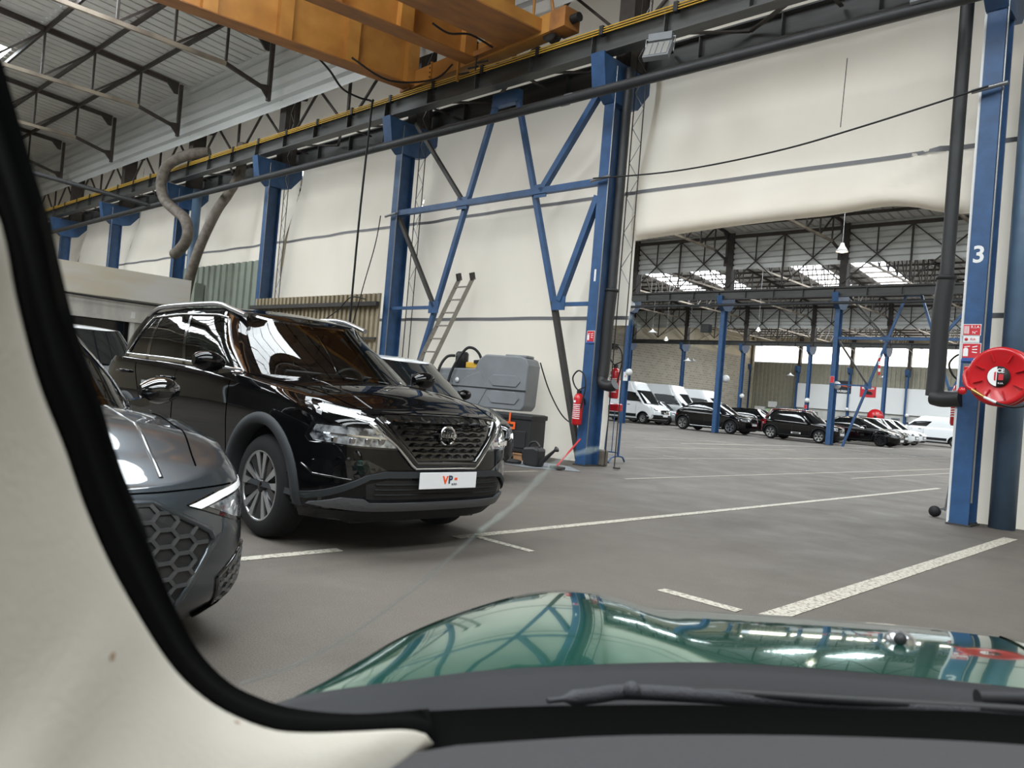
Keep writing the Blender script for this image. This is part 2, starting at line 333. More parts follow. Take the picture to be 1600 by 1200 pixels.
for r in (2, 3):
    G.append(girder(ROWS[r] - .2, 7.12 if r == 2 else 7.2, 7.55, 'grey runway girder on the %s row of far columns' % ordn[r - 2]))
# conductor rails
t = thing('conductor_rail', 'triple yellow crane power rail along the nearest runway girder', 'power rail', (0, 10.78, 0))
for k in range(3): MB().tube([(XA, 0, 7.69 + .045 * k), (XB, 0, 7.69 + .045 * k)], .013, 6).build('conductor', 'yellow', t)
hm = None
for i in range(38):
    x = XA + .8 + i * SP / 4
    if hm is None: hm = MB().box(-.04, .04, -.03, .06, 7.655, 7.82).build('clamp', 'black', t, (x, 0, 0))
    else: c = hm.copy(); COL.objects.link(c); c.location = (x, 0, 0)
# bracing between the two girders
t = thing('girder_bracing', 'dark zigzag bracing lying flat between the two nearest runway girders', 'bracing', (0, 11, 7.6))
for i in range(30):
    x = XA + i * SP / 4; a, b = (.05, .95) if i % 2 else (.95, .05)
    MB().bar((x, a, 0), (x + SP / 4, b, 0), .07, .03).build('brace', 'darkbrown', t)
    if i % 2: MB().bar((x, .05, 0), (x, .95, 0), .06, .03).build('brace', 'darkbrown', t)
# lattice panels between upper columns
def lattice(y, x, z0, z1, label, w=.055):
    t = thing('lattice_bracing', label, 'bracing', (x, y, 0), 0, 'cross bracing above the runway girders')
    L = SP
    for j in range(2):
        a = j * L / 2
        MB().bar((a, 0, z0), (a + L / 2, 0, z1), w, w).build('brace', 'darkbrown', t)
        MB().bar((a, .03, z1), (a + L / 2, .03, z0), w, w).build('brace', 'darkbrown', t)
        MB().bar((a + L / 4, 0, (z0 + z1) / 2), (a + L / 4, 0, z1), w, w).build('post', 'darkbrown', t)
    MB().bar((L / 2, 0, z0), (L / 2, 0, z1), w * 1.5, w).build('post', 'darkbrown', t)
    MB().bar((.2, 0, z1 + .05), (L - .2, 0, z1 + .05), .12, .16).build('chord', 'darkbrown', t)
    return t
lp = lattice(ROWS[1] + .5, LX[1], 7.85, 10.5, 'dark cross bracing above the raised tarpaulin opening')
lab = ['dark cross bracing above the bay with the ladder', 'dark cross bracing behind the end of the ochre crane', 'dark cross bracing in the bay of the hanging grey ducts', 'dark cross bracing left of the curled duct', 'dark cross bracing above the white cabin', 'dark cross bracing against the cream end wall']
for i in range(6): dup(lp, (LX[i + 2], ROWS[1] + .5, 0), lab[i])
for r in (2, 3):
    for i in range(1, 8): dup(lp, (LX[i] + OFF[r], ROWS[r] + .25, 0), 'cross bracing, %s bay from the hose reel side, above the %s row of far columns' % (ordn[i - 1], ordn[r - 2]))
# galvanised partition sheets above the rails
struct(hcorr(MB(), XA, XB, 11.28, 8.82, 11.0).build('wall_partition', 'sheetwall', recalc=False))
for r in (2, 3):
    struct(hcorr(MB(), XA if r == 3 else -39.7, XB, ROWS[r] + .42, 8.82, 10.95, .3).build('wall_partition', 'sheetwall', recalc=False))
# long pipes
tag(MB().tube([(XA, 10.62, 6.56), (XB, 10.62, 6.56)], .085, 12).build('heating_pipe', 'pipe'), 'long black pipe running level under the nearest runway girder', 'pipe')
for i in range(9): pass
tag(MB().tube([(-40, ROWS[2] - .5, 6.78), (XB, ROWS[2] - .5, 6.78)], .07, 8).build('heating_pipe', 'pipe'), 'long dark pipe under the girder of the first far row', 'pipe')
tag(MB().tube([(-31, 3.6, 7.6), (-28, 10.5, 6.6)], .075, 10).build('heating_pipe', 'pipe'), 'dark pipe slanting across the hall to the long pipe, upper left', 'pipe')

# portal bracing (blue) in the ladder bay and in a far bay
def portal(x, y, label):
    t = thing('portal_bracing', label, 'bracing', (x, y, 0), 0, 'blue portal bracing')
    def b(a, c, w=.09, m='blue', n='brace', d=.06): MB().bar((a[0], d, a[1]), (c[0], d, c[1]), w, w, up=(0, 1, 0)).build(n, m, t)
    b((.1, 5.16), (6.0, 5.16), .12, n='tie')
    b((3.05, 7.3), (.66, 0), .1, d=.12); b((3.6, 7.3), (5.05, 3.0), .1, d=.12); b((5.05, 3.0), (5.97, .1), .1, d=.12, m='dark')
    b((.45, 7.2), (2.3, 5.2), .08, m='dark'); b((5.9, 6.95), (4.55, 5.16), .12)
    b((.12, 5.05), (1.65, 2.93), .08, m='dark'); b((5.97, 4.9), (5.25, 3.0), .12)
    b((.1, 2.93), (1.65, 2.93), .07, n='tie'); b((5.25, 2.93), (6.0, 2.93), .07, n='tie')
    MB().box(2.95, 3.7, .05, .19, 7.1, 7.36).build('gusset', 'blue', t)
    for gx, gz in ((2.3, 5.16), (4.55, 5.16), (1.65, 2.93), (5.25, 2.95)):
        MB().box(gx - .16, gx + .16, .02, .04, gz - .13, gz + .13).build('gusset', 'blue', t)
    return t
pb = portal(LX[2], ROWS[1] + .02, 'blue triangulated bracing between column 1 and the next, around the ladder')
dup(pb, (LX[2] + OFF[2], ROWS[2] + .05, 0), 'blue triangulated bracing in the far hall, right of the braced column before the black hatchback')

# tarpaulins
def tarp(x0, x1, label, z0=0, z1=9.6, raised=False, seed=0):
    rnd = random.Random(seed); ph = [rnd.uniform(0, 6) for _ in range(6)]
    t = thing('tarpaulin', label, 'tarpaulin', (0, 0, 0), 0, 'white tarpaulin walls')
    def Y(x, z):
        y = 11.8 + .42 * smooth(4.5, 7.3, z) + .035 * math.sin(x * 1.3 + ph[0] + z * .4) * smooth(9, 3, z) + .02 * math.sin(x * 3.1 + z * .9 + ph[1]) + .02 * math.sin(z * 2.2 + x * .3 + ph[2])
        for k in range(3):     # slack diagonal folds
            u = (x - x0) * .55 + (z - 3) * (.35 + .2 * k) - k * 1.4 + ph[k]; y += .022 * math.exp(-((u % 3.1) - 1.5) ** 2 * 18)
        return y
    nx = max(4, int((x1 - x0) / .14))
    def YR(x, z):
        u = (x - x0) / (x1 - x0); y = 11.8 + .42 * smooth(4.5, 7.3, z) + .025 * math.sin(z * 1.7 + x * .3) + .012 * math.sin(x * 2.3 + z)
        return y - .10 * math.exp(-((z - (4.45 + (u - .72) * 3.2)) / .09) ** 2) * smooth(.72, .88, u) + .07 * math.exp(-((z - (4.3 + (u - .72) * 2.2)) / .07) ** 2) * smooth(.74, .9, u)
    if not raised:
        rows = [[(x0 + (x1 - x0) * i / nx, Y(x0 + (x1 - x0) * i / nx, z), z) for i in range(nx + 1)] for z in [z0 + (z1 - z0) * k / 64 for k in range(65)]]
        MB().grid(rows).build('sheet', 'tarp', t, recalc=False)
        zs = (5.07, 2.74)
    else:
        rows = []
        for k in range(70):
            row = []
            for i in range(nx + 1):
                u = i / nx; x = x0 + (x1 - x0) * u; zb = 4.22 + .12 * math.sin(u * 2.6) - .10 * smooth(.86, .98, u) + .07 * smooth(.62, .8, u) * (1 - smooth(.8, .92, u))
                v = k / 69
                if v < .86:
                    w = v / .86; z = 9.6 + (zb + .12 - 9.6) * w; y = YR(x, z)
                else:
                    a = (v - .86) / .14 * PI * 1.35; z = zb + .12 - .14 * math.sin(a); y = 11.8 + .14 * (1 - math.cos(a))
                row.append((x, y, z))
            rows.append(row)
        MB().grid(rows).build('sheet', 'tarp', t, recalc=False); zs = (5.07,)
    for z in zs:
        rows = [[(x0 + (x1 - x0) * i / nx, (Y(x0 + (x1 - x0) * i / nx, zz) if not raised else YR(x0 + (x1 - x0) * i / nx, zz)) - .012, zz) for i in range(nx + 1)] for zz in (z - .035, z + .035)]
        MB().grid(rows).build('seam_band', 'stripe', t, recalc=False)
    return t
tl = ['white tarpaulin wall behind the leaning ladder and grey tank', 'white tarpaulin above the low fawn corrugated sheet', 'white tarpaulin above the sage green sheets, behind the grey ducts', 'white tarpaulin left of the curled duct, above the white cabin', 'white tarpaulin behind the left end of the white cabin', 'creased tarpaulin next to the cream end wall']
for i in range(6): tarp(LX[i + 2] + .003, LX[i + 1] - .003, tl[i], seed=i)
tarp(LX[1] + .24, LX[0] - .3, 'white tarpaulin pulled up over the opening between columns 1 and 3', raised=True)
tarp(LX[0] - .25, LX[0] + 8, 'white tarpaulin right of the hose reel column', seed=9)
tag(MB().box(LX[1] + .62, LX[1] + .72, 11.3, 11.38, .02, .05).build('floor_clip', 'dark'), 'small dark metal clip on floor by column 1', 'clip')

# low corrugated sheets on the wall
t = thing('corrugated_sheet', 'low fawn corrugated sheet wall behind the black crossover', 'cladding', (0, 0, 0))
vcorr(MB(), -21.0, -15.05, 11.08, 0, 3.27, .19, .05).build('sheet', 'beigesheet', t, recalc=False)
MB().box(-21.0, -15.0, 10.9, 11.0, 2.96, 3.06).build('rail', 'dark', t); 
MB().bar((-21, 10.97, 2.2), (-15, 10.97, 2.2), .05).build('rail', 'dark', t)
t = thing('corrugated_sheet', 'sage green corrugated sheets behind the white cabin', 'cladding', (0, 0, 0))
vcorr(MB(), -27.0, -21.3, 11.5, 0, 4.5, .42, .06).build('sheet', 'greensheet', t, recalc=False)
vcorr(MB(), -33.2, -27.4, 11.5, 0, 4.25, .42, .06).build('sheet', 'greensheet', t, recalc=False)
MB().box(-25.4, -25.1, 11.1, 11.4, 0, 3.9).build('post', 'greensheet', t)

# ---------------------------------------------------------------- roof trusses and purlins
HW = ROWS[1] - ROWS[0]; NODES = [1.53 + 1.42 * k for k in range(9)]; NODES += [HW - v for v in NODES[::-1]]
def truss_proto():
    t = thing('roof_truss', 'x', 'truss'); rz = lambda y: EAVE - .1 + SLOPE * min(y, HW - y)
    MB().bar((0, .3, rz(.3)), (0, HW / 2, rz(HW / 2)), .1, .14).bar((0, HW / 2, rz(HW / 2)), (0, HW - .3, rz(HW - .3)), .1, .14).build('top_chord', 'darkbrown', t)
    MB().bar((0, NODES[0], 9.55), (0, NODES[-1], 9.55), .09, .11).build('bottom_chord', 'beigechord', t)
    MB().bar((0, NODES[0], 9.55), (0, .3, 9.22), .09, .1).bar((0, .3, 9.45), (0, .3, 9.0), .14, .1).build('knee_brace', 'darkbrown', t)
    MB().bar((0, NODES[-1], 9.55), (0, HW - .2, 9.22), .09, .1).bar((0, HW - .2, 10.7), (0, HW - .2, 8.95), .12, .1).prism([(-.02, HW - .2, 9.4), (-.02, HW - .55, 9.34), (-.02, HW - .2, 8.95)], (.04, 0, 0)).build('knee_brace', 'darkbrown', t)
    for y in NODES: MB().bar((0, y, 9.55), (0, y, rz(y) - .05), .06, .06).build('post', 'darkbrown', t)
    n = len(NODES)
    for k in range(n - 1):
        a, b = NODES[k], NODES[k + 1]
        if k < n // 2: MB().bar((0, b, 9.55), (0, a, rz(a) - .05), .06, .06).build('diagonal', 'darkbrown', t)
        else: MB().bar((0, a, 9.55), (0, b, rz(b) - .05), .06, .06).build('diagonal', 'darkbrown', t)
    for y, s in ((.3, 1), (HW - .3, -1)): MB().prism([(-.03, y, rz(y) + .05), (-.03, y + .42 * s, rz(y) + .0), (-.03, y + .12 * s, rz(y) - .32), (-.03, y, rz(y) - .32)], (.06, 0, 0)).build('gusset', 'dark', t)
    return t
M['beigechord'] = mat('faded_truss_chord', (150, 140, 124), .6, rgb2=(96, 84, 74), vscale=1.2)
tp = truss_proto(); first = True
for h in range(4):
    for i in range(7):
        x = LX[i] + (OFF[h] + OFF[h + 1]) / 2
        lab = 'roof truss over the %s, %s from the hose reel side' % (['nearest hall, behind the ochre crane', 'first far hall', 'second far hall with skylights', 'last far hall'][h], ordn[i])
        if first: tp.location = (x, ROWS[h], 0); tp['label'] = lab; c = tp; first = False
        else: c = dup(tp, (x, ROWS[h], 0), lab)
        c['group'] = 'roof trusses'
pp = MB().bar((XA, 0, -.07), (XB, 0, -.07), .07, .13).build('purlin', 'darkbrown')
fst = True
for h in range(4):
    for k, y in enumerate(NODES[:9] + [HW / 2] + NODES[9:]):
        o = pp if fst else pp.copy()
        if not fst: COL.objects.link(o)
        fst = False; yy = ROWS[h] + y; o.location = (0, yy, roofz(yy, h) - (.055 if h == 0 else .055))
        tag(o, ('ridge purlin' if k == 9 else ordn[k if k < 9 else 18 - k] + ' roof purlin from the ' + ('near' if k < 9 else 'far') + ' edge') + ' of the %s' % ['nearest hall', 'first far hall', 'second far hall', 'last far hall'][h], 'purlin', 'roof purlins, ' + ['nearest hall', 'first far hall', 'second far hall', 'last far hall'][h])

# cream end frame at left
t = thing('end_frame', 'cream painted gable frame of posts and bracing at the left end wall', 'frame', (X0 + .35, 0, 0))
for y in (11.0, 8.0, 5.0, 2.0): MB().box(-.1, .1, y - .12, y + .12, 0, 11).build('post', 'beige', t)
MB().bar((0, 0, 9.5), (0, 11.2, 9.5), .1).build('chord', 'beige', t); MB().bar((0, 0, 7.6), (0, 11.2, 7.6), .1).build('chord', 'beige', t)
for k in range(3): y = 2 + 3 * k; MB().bar((0, y, 7.6), (0, y + 3, 9.5), .07).bar((0, y + 3, 7.6), (0, y, 9.5), .07).build('brace', 'beige', t)
t = thing('end_frame', 'cream posts standing against the grey block wall', 'frame', (X0 + .3, 0, 0))
for y in (51, 64.5, 91): MB().box(-.12, .12, y - .12, y + .12, 0, 10.9).build('post', 'beige', t)
MB().bar((0, 40, 10.2), (0, 91, 10.2), .12).build('chord', 'beige', t)
for k in range(7): y = 42 + 6.8 * k; MB().bar((0, y, 8.2), (0, y + 6.6, 10.8), .09).bar((0, y + 6.6, 8.2), (0, y, 10.8), .09).build('brace', 'beige', t)

# ---------------------------------------------------------------- bridge crane
t = thing('bridge_crane', 'ochre overhead bridge crane with ribbed twin girders, top of the hall', 'crane', (-12.2, 10.94, 0), math.radians(-4.5))
def plate_girder(x, z0, h, name='bridge_girder', fw=.42, y1=-.1, y0=-26.0):
    g = MB().box(x - .012, x + .012, y0, y1, z0 + .02, z0 + h).build(name, 'orange', t)
    MB().box(x - fw / 2, x + fw / 2, y0, y1, z0, z0 + .025).build('flange', 'orangedirty', g)
    MB().box(x - fw / 2, x + fw / 2, y0, y1, z0 + h, z0 + h + .025).build('flange', 'orangedirty', g)
    for k in range(17):
        y = y1 - .1 - k * 1.5
        m = MB()
        m.prism([(x - .19, y, z0 + .025), (x + .19, y, z0 + .025), (x + .19, y - .28, z0 + .025), (x - .19, y - .28, z0 + .025)], (0, 0, h - .03)); m.build('rib', 'orange', g)
    return g
plate_girder(-2.3, 7.97, 1.25).rotation_euler = (0, 0, math.radians(-3.2)); plate_girder(-.02, 7.97, 1.25).rotation_euler = (0, 0, math.radians(-3.2))
g = MB().box(.95, 2.05, -26, .05, 8.0, 8.03).build('walkway', 'orangedirty', t); MB().box(1.95, 2.05, -26, .05, 8.03, 8.25).build('kerb', 'orange', g); MB().box(.95, 1.0, -26, .05, 8.03, 9.2).build('web', 'orange', g); g.rotation_euler = (0, 0, math.radians(-2))
g = MB().box(-2.3, 2.35, -.16, .16, 7.95, 8.32).build('end_carriage', 'orange', t, bevel=.01)
MB().box(-1.5, -1.44, -.2, -.14, 7.93, 8.34).build('cover_plate', 'orange', g)
for z in (8.0, 8.1, 8.2, 8.3): MB().tube([(-1.47, -.2, z), (-1.47, -.22, z)], .015, 6).build('bolt', 'dark', g)
for x in (-2.1, 2.2): MB().lathe([(.001, -.09), (.19, -.09), (.19, -.05), (.155, -.05), (.155, .05), (.19, .05), (.19, .09), (.001, .09)], (x, 0, 8.0), (0, 1, 0), 20).build('wheel', 'dark', g)
for x in (-2.45, 2.5): MB().box(x - .2, x + .2, -.2, .2, 7.92, 8.3).build('wheel_box', 'orangedirty', g, bevel=.01); MB().tube([(x + (.2 if x > 0 else -.2), 0, 8.1), (x + (.38 if x > 0 else -.38), 0, 8.1)], .085, 14).build('buffer', 'black', g)
MB().box(-.2, 1.0, -.28, .2, 7.99, 8.1).build('platform', 'orangedirty', t)
MB().box(-.35, -.3, -.3, -.25, 7.6, 8.1).build('collector_arm', 'orange', t)
m = MB()
for k in range(3): m.tube([(-.25 + .3 * k, -.3, 7.72 + .045 * k), (0 + .3 * k, -.24, 7.72 + .045 * k)], .02, 6)
m.tube([(.3, -.25, 8.1), (.28, -.28, 7.9), (.25, -.26, 7.7)], .015, 6); m.build('current_collector', 'black', t)
for pts in ([(-1.9, -1.9, 7.95), (-1.5, -1.2, 7.6), (-.9, -.5, 7.7), (-.5, -.3, 8.0)], [(.4, -1.5, 8.15), (.55, -1.2, 8.02), (.7, -.8, 8.1), (.8, -.3, 8.0)]):
    MB().tube(spline(pts, 6), .022, 6).build('cable', 'black', t)
MB().tube([(2.2, 0, 8.3), (2.1, -.05, 8.8), (2.3, -.3, 9.4)], .03, 6).build('hand_rail', 'orange', t); MB().tube([(1.6, 0, 8.3), (1.6, 0, 9.4)], .03, 6).build('hand_rail', 'orange', t)

# ---------------------------------------------------------------- things on the near wall
def tubething(name, label, cat, pts, r, m, n=6, k=8): return tag(MB().tube(spline(pts, k) if k else pts, r, n).build(name, m), label, cat)
# numbers on columns
def plate_text(body, size, x, y, z, col, parent, m='white', name='number'): return text(body, size, m, parent, frame((x, y, z), (1, 0, 0), (0, 0, 1)), name, .002, bold=.006)
plate_text('1', .3, 0, -.003, 3.42, None, cols[(1, 1)]); plate_text('3', .3, 0, -.003, 3.42, None, cols[(1, 0)])
# air ducts
d = []
for p in [(-24.9, 11.1, 8.1), (-25.4, 10.7, 8.0), (-26.4, 10.45, 7.75), (-26.75, 10.4, 7.2), (-26.4, 10.4, 6.6), (-25.5, 10.4, 6.15), (-24.7, 10.4, 5.8), (-24.35, 10.4, 5.35), (-24.5, 10.4, 5.0), (-25.0, 10.4, 4.75), (-25.2, 10.4, 4.7)]: d.append(p)
tubething('air_duct', 'thick grey flexible duct curling like an S over the yellow power rail', 'duct', d, .17, 'hose', 12, 6)
tubething('air_duct', 'straighter brown flexible duct hanging down to the green sheets', 'duct', [(-23.6, 11.55, 8.3), (-23.5, 11.5, 7.4), (-23.3, 11.1, 6.6), (-23.2, 10.7, 5.9), (-23.5, 10.4, 4.7), (-24.0, 10.4, 3.6), (-24.2, 10.4, 2.5), (-24.2, 10.4, 1)], .15, 'hose', 12, 6)
# cables
tubething('cable', 'thin dark cable sagging from the crane down in front of the fawn sheet', 'cable', [(-15.1, 8.8, 8.1), (-15.25, 9.3, 7.95), (-15.45, 9.8, 7.75), (-15.5, 10.3, 7.72), (-15.35, 10.55, 7.68), (-15.2, 10.45, 7.4), (-15.3, 10.45, 5), (-15.4, 10.5, 3), (-15.4, 10.5, 1.5)], .025, 'black')
tubething('cable', 'thin black cable looping above the fawn corrugated sheet', 'cable', [(-18.5, 10.8, 2.7), (-17.5, 10.75, 2.45), (-16.5, 10.8, 2.8), (-15.9, 10.8, 3.15), (-15.3, 10.8, 3.1)], .015, 'black')
tubething('cable', 'pair of thin dark cords hanging at the third column', 'cable', [(-15.25, 11.0, 5.1), (-15.3, 10.95, 4.4), (-15.6, 10.9, 3.3), (-16.0, 10.9, 2.0), (-16.1, 10.9, 1)], .012, 'black')
tubething('cable', 'dark tension cable spanning the opening between columns 1 and 3', 'cable', [(LX[1] - .1, 10.98, 5.16), (-7.2, 10.98, 5.06), (-5.5, 10.98, 5.12), (-4.2, 10.98, 5.28), (LX[0], 10.98, 5.52)], .014, 'black')
tubething('cable', 'thin wire hanging in front of the raised tarpaulin', 'cable', [(-4.6, 11.2, 6.4), (-4.62, 11.2, 5.4)], .006, 'black', 4, 0)
for x, l, z in ((LX[1], 'galvanised turnbuckle on column 1 holding the tension cable', 5.16), (LX[2], 'galvanised turnbuckle on the column left of the ladder', 5.1), (LX[0], 'galvanised turnbuckle across column 3', 5.53)):
    tag(MB().tube([(x - .2, 11.05, z - .02), (x + .2, 11.05, z + .02)], .03, 8).build('turnbuckle', 'galv'), l, 'fitting')
# insulated downpipes beside the opening
def downpipe(x, label, z1=7.2):
    t = thing('downpipe', label, 'pipe', (x, 11.35, 0))
    MB().tube([(.0, 0, z1), (0, 0, 3.2)], .085, 14).build('upper_pipe', 'pipe', t)
    MB().tube(spline([(0, 0, 3.2), (-.03, 0, 2.7), (-.03, 0, 2.0), (-.03, -.02, 1.62)], 5), .11, 14).build('lower_pipe', 'blackplastic', t)
    MB().lathe([(.11, 0), (.125, .01), (.125, .05), (.11, .06)], (0, 0, 3.15), (0, 0, 1), 16).build('joint_band', 'black', t)
    return t
t = downpipe(-3.12, 'black insulated downpipe on the left of column 3'); MB().tube(spline([(-.03, -.05, 1.6), (.1, -.1, 1.58), (.35, -.2, 1.6)], 5), .105, 14).build('elbow', 'blackplastic', t)
t = downpipe(-8.58, 'black insulated downpipe on the right of column 1'); MB().tube(spline([(-.03, -.02, 1.62), (0, -.05, 1.5), (.2, -.08, 1.46), (.3, -.08, 1.5)], 5), .1, 14).build('elbow', 'blackplastic', t)
tarp(LX[1] - .003, LX[1] + .36, 'narrow white tarpaulin strip hanging beside column 1', z0=2.6, seed=12)
tag(MB().box(-2.86, -2.83, 11.18, 11.45, 0, 6.6).build('edge_trim', 'white'), 'white edge strip between column 3 and its black downpipe', 'trim')
for x, l in ((-2.32, 'round dull blue pipe standing right behind column 3'), (-26.55, 'round blue pipe standing behind the column by the curled duct')):
    tag(MB().lathe([(.001, 0), (.15, 0), (.15, 7.2), (.001, 7.2)], (x, 11.55, 0), (0, 0, 1), 20).build('blue_pipe', 'blue2'), l, 'pipe')
for i, l in ((1, 'beside the digit 1, next to the red extinguisher'), (0, 'up the front of the hose reel column'), (2, 'along the column left of the ladder'), (3, 'along the column by the fawn sheet'), (4, 'along the column behind the curled duct'), (5, 'along the column above the cabin')):
    tag(MB().tube([(LX[i] + .13, 11.13, .3), (LX[i] + .13, 11.13, 7.2)], .012, 5).build('conduit', 'galv'), 'thin grey conduit ' + l, 'conduit')
# slender lattice masts behind the columns
def mast(x, label):
    t = thing('lattice_mast', label, 'mast', (x, 11.55, 0), 0, 'slender lattice masts')
    for a in (0, .22): MB().tube([(a, 0, .01), (a, 0, 9)], .012, 5).build('rail', 'darkbrown', t)
    for k in range(18): z = 3.3 + k * .32; MB().tube([(0 if k % 2 else .22, 0, z), (.22 if k % 2 else 0, 0, z + .32)], .008, 4, cap=False).build('lacing', 'galv', t)
for i, l in ((1, 'at the left edge of the raised tarpaulin'), (2, 'right of the column by the ladder'), (3, 'right of the column by the fawn sheet')): mast(LX[i] + .25, 'slender lattice mast ' + l)
# floodlights
def flood(loc, label, rz=0, s=1):
    t = thing('floodlight', label, 'lamp', loc, rz, 'hall floodlights')
    MB().box(-.22 * s, .22 * s, -.05 * s, .05 * s, -.3 * s, .06 * s).build('housing', 'greyplastic', t, bevel=.01).rotation_euler = (math.radians(-30), 0, 0)
    for k in range(4):
        o = MB().box((-.19 + k * .098) * s, (-.11 + k * .098) * s, -.058 * s, -.052 * s, -.27 * s, .02 * s).build('led_panel', 'lampglass', t); o.rotation_euler = (math.radians(-30), 0, 0)
    MB().box(-.2 * s, .2 * s, -.02 * s, .1 * s, .1 * s, .22 * s).build('driver_box', 'greyplastic', t)
    MB().tube([(-.24 * s, 0, -.1 * s), (-.25 * s, .03, .15 * s), (.25 * s, .03, .15 * s), (.24 * s, 0, -.1 * s)], .012, 5).build('bracket', 'galv', t)
M['lampglass'] = mat('led_lens', (150, 150, 145), .3)
flood((-7.45, 10.6, 7.05), 'square grey floodlight with four lens strips under the girder, right of column 1', .25)
flood((-3.45, 10.6, 6.75), 'small floodlight on the pipe near the top of column 3', 0, .55)
flood((-9.7, 11.0, 6.75), 'small floodlight left of the top of column 1', 0, .5)
# pendant lamps
M['lampon'] = emis('lit_pendant_bulb', (255, 226, 200), 30)
def pendant(loc, zt, label, on=True, r=.2):
    h = max(k for k in range(4) if loc[1] > ROWS[k]); zt = roofz(loc[1], h) - .02
    t = thing('pendant_lamp', label, 'lamp', loc, 0, 'hall pendant lamps')
    MB().lathe([(.05, .28), (.07, .2), (.09, .16), (r, 0), (r - .01, 0), (.08, .15), (.001, .17)], (0, 0, 0), (0, 0, 1), 20).build('shade', 'white', t, recalc=False)
    MB().lathe([(.001, -.05), (.05, -.03), (.06, .03), (.03, .1), (.001, .12)], (0, 0, .02), (0, 0, 1), 12).build('bulb', 'lampon' if on else 'white', t)
    MB().tube([(0, 0, .28), (0, 0, zt - loc[2])], .012, 5).build('cord', 'galv', t)
pendant((-9.95, 25, 6.55), 10.5, 'lit pendant lamp hanging alone in the opening, top')
pendant((-25.4, 50.5, 6.9), 10.5, 'small lit pendant before the far girder, near the braced blue column')
pendant((-32.4, 50, 6.1), 10.5, 'small lit pendant before the grey block wall')
for p, l in (((-35, 52, 6.9), 'unlit white pendant hanging before the block wall, leftmost'), ((-36.5, 60, 5.3), 'unlit pendant low before the block wall'), ((-33.5, 74, 5.2), 'unlit pendant before the far corrugated wall'), ((-25.5, 76, 5.5), 'unlit pendant right of the red sign'), ((-42, 70, 6), 'unlit pendant at the corner of block wall')):
    pendant(p, 10.5, l, False, .4)
for p, l in (((-27.05, 37.6, 6.85), 'large white globe lamp at the head of the leftmost far column'), ((-26.7, 37.6, 3.0), 'white globe lamp halfway up the leftmost far column'), ((-21.0, 38.5, 2.95), 'white globe lamp on the far column behind the black coupe crossover'), ((-33.5, 64.5, 2.7), 'white globe lamp on a slim far column'), ((-15.0, 38.3, 2.9), 'white globe lamp left of the dark tourism sign'), ((-27.6, 64.5, 2.7), 'white globe lamp low on the far column left of the white van'), ((-34.1, 90.5, 2.6), 'white globe lamp under the far dark sign'), ((-27.7, 90.5, 2.4), 'white globe lamp on the farthest dark column')):
    t = thing('globe_lamp', l, 'lamp', p, 0, 'globe lamps'); r = .34 if p[2] > 5 else .2
    MB().lathe([(r * math.sin(a * PI / 10) + .001, -r * math.cos(a * PI / 10)) for a in range(11)], (0, 0, 0), (0, 0, 1), 16).build('globe', 'white', t); MB().tube([(0, 0, 0), (-.3, .3, 0)], .03, 6).build('arm', 'dark', t)
# ---------------------------------------------------------------- ladder
t = thing('ladder', 'two-rail aluminium ladder leaning on the white tarpaulin behind the crossover', 'ladder', (0, 0, 0))
tl_, bl_ = Vector((-12.85, 11.5, 3.6)), Vector((-13.55, 10.3, 0)); dx = Vector((.43, 0, 0))
for o in (Vector((0, 0, 0)), dx):
    r_ = MB().bar(bl_ + o, tl_ + o, .035, .085).build('rail', 'alu', t)
    MB().bar(tl_ + o - Vector((0, 0, .05)), tl_ + o + Vector((0, -.05, .1)), .05, .12).build('hook', 'dark', r_)
for k in range(12):
    f = (k + .6) / 12.3; p = bl_.lerp(tl_, f); MB().bar(p, p + dx, .04, .03).build('rung', 'alu', t)
# ---------------------------------------------------------------- grey tank on black crate on pallet
t = thing('fuel_tank', 'grey moulded plastic fuel tank with a stepped top, in front of the tarpaulin', 'tank', (-12.1, 10.4, .86), .3)
def rr(x0, x1, z0, z1, r, n=5):
    out = []
    for cx, cz, a0 in ((x1 - r, z1 - r, 0), (x0 + r, z1 - r, 90), (x0 + r, z0 + r, 180), (x1 - r, z0 + r, 270)):
        out += [(cx + r * math.cos(math.radians(a0 + 90 * k / n)), cz + r * math.sin(math.radians(a0 + 90 * k / n))) for k in range(n + 1)]
    return out
out = [(.1, 0), (2.3, 0), (2.38, .1), (2.42, .9), (2.36, 1.02), (2.2, 1.07), (1.3, 1.07), (1.15, .98), (1.05, .78), (.1, .74), (0, .66), (0, .1)]
MB().prism([(x, 0, z) for x, z in out], (0, .55, 0)).build('body', 'greyplastic', t, bevel=.03); t.scale = (.85, 1, .98)
for x0, x1, z0, z1 in ((1.45, 2.25, .46, .68), (1.45, 2.25, .12, .36), (.1, .5, .25, .62)):
    c = .1; poly = [(x0 + c, z0), (x1 - c, z0), (x1, (z0 + z1) / 2), (x1 - c, z1), (x0 + c, z1), (x0, (z0 + z1) / 2)]
    MB().prism([(x, -.02, z) for x, z in poly], (0, .04, 0)).build('raised_panel', 'greyplastic', t, bevel=.008)
MB().bar((0, -.01, .4), (2.4, -.01, .4), .02).build('moulding_line', 'blackplastic', t)
MB().prism([(x, -.012, z) for x, z in ((.75, .02), (1.2, .02), (1.42, .4), (1.2, .72), (.85, .6), (.62, .4))], (0, .03, 0)).build('raised_panel', 'greyplastic', t, bevel=.008)
MB().lathe([(.001, 0), (.05, 0), (.05, .01), (.001, .01)], (.62, -.02, .52), (0, -1, 0), 16).build('round_sticker', 'white', t)
MB().box(1.75, 2.3, .1, .45, 1.05, 1.1).build('lid', 'greyplastic', t, bevel=.02)
t = thing('transfer_pump', 'black transfer pump with looped hoses on the lower step of the grey tank', 'pump', (-11.85, 10.68, 1.6), .3)
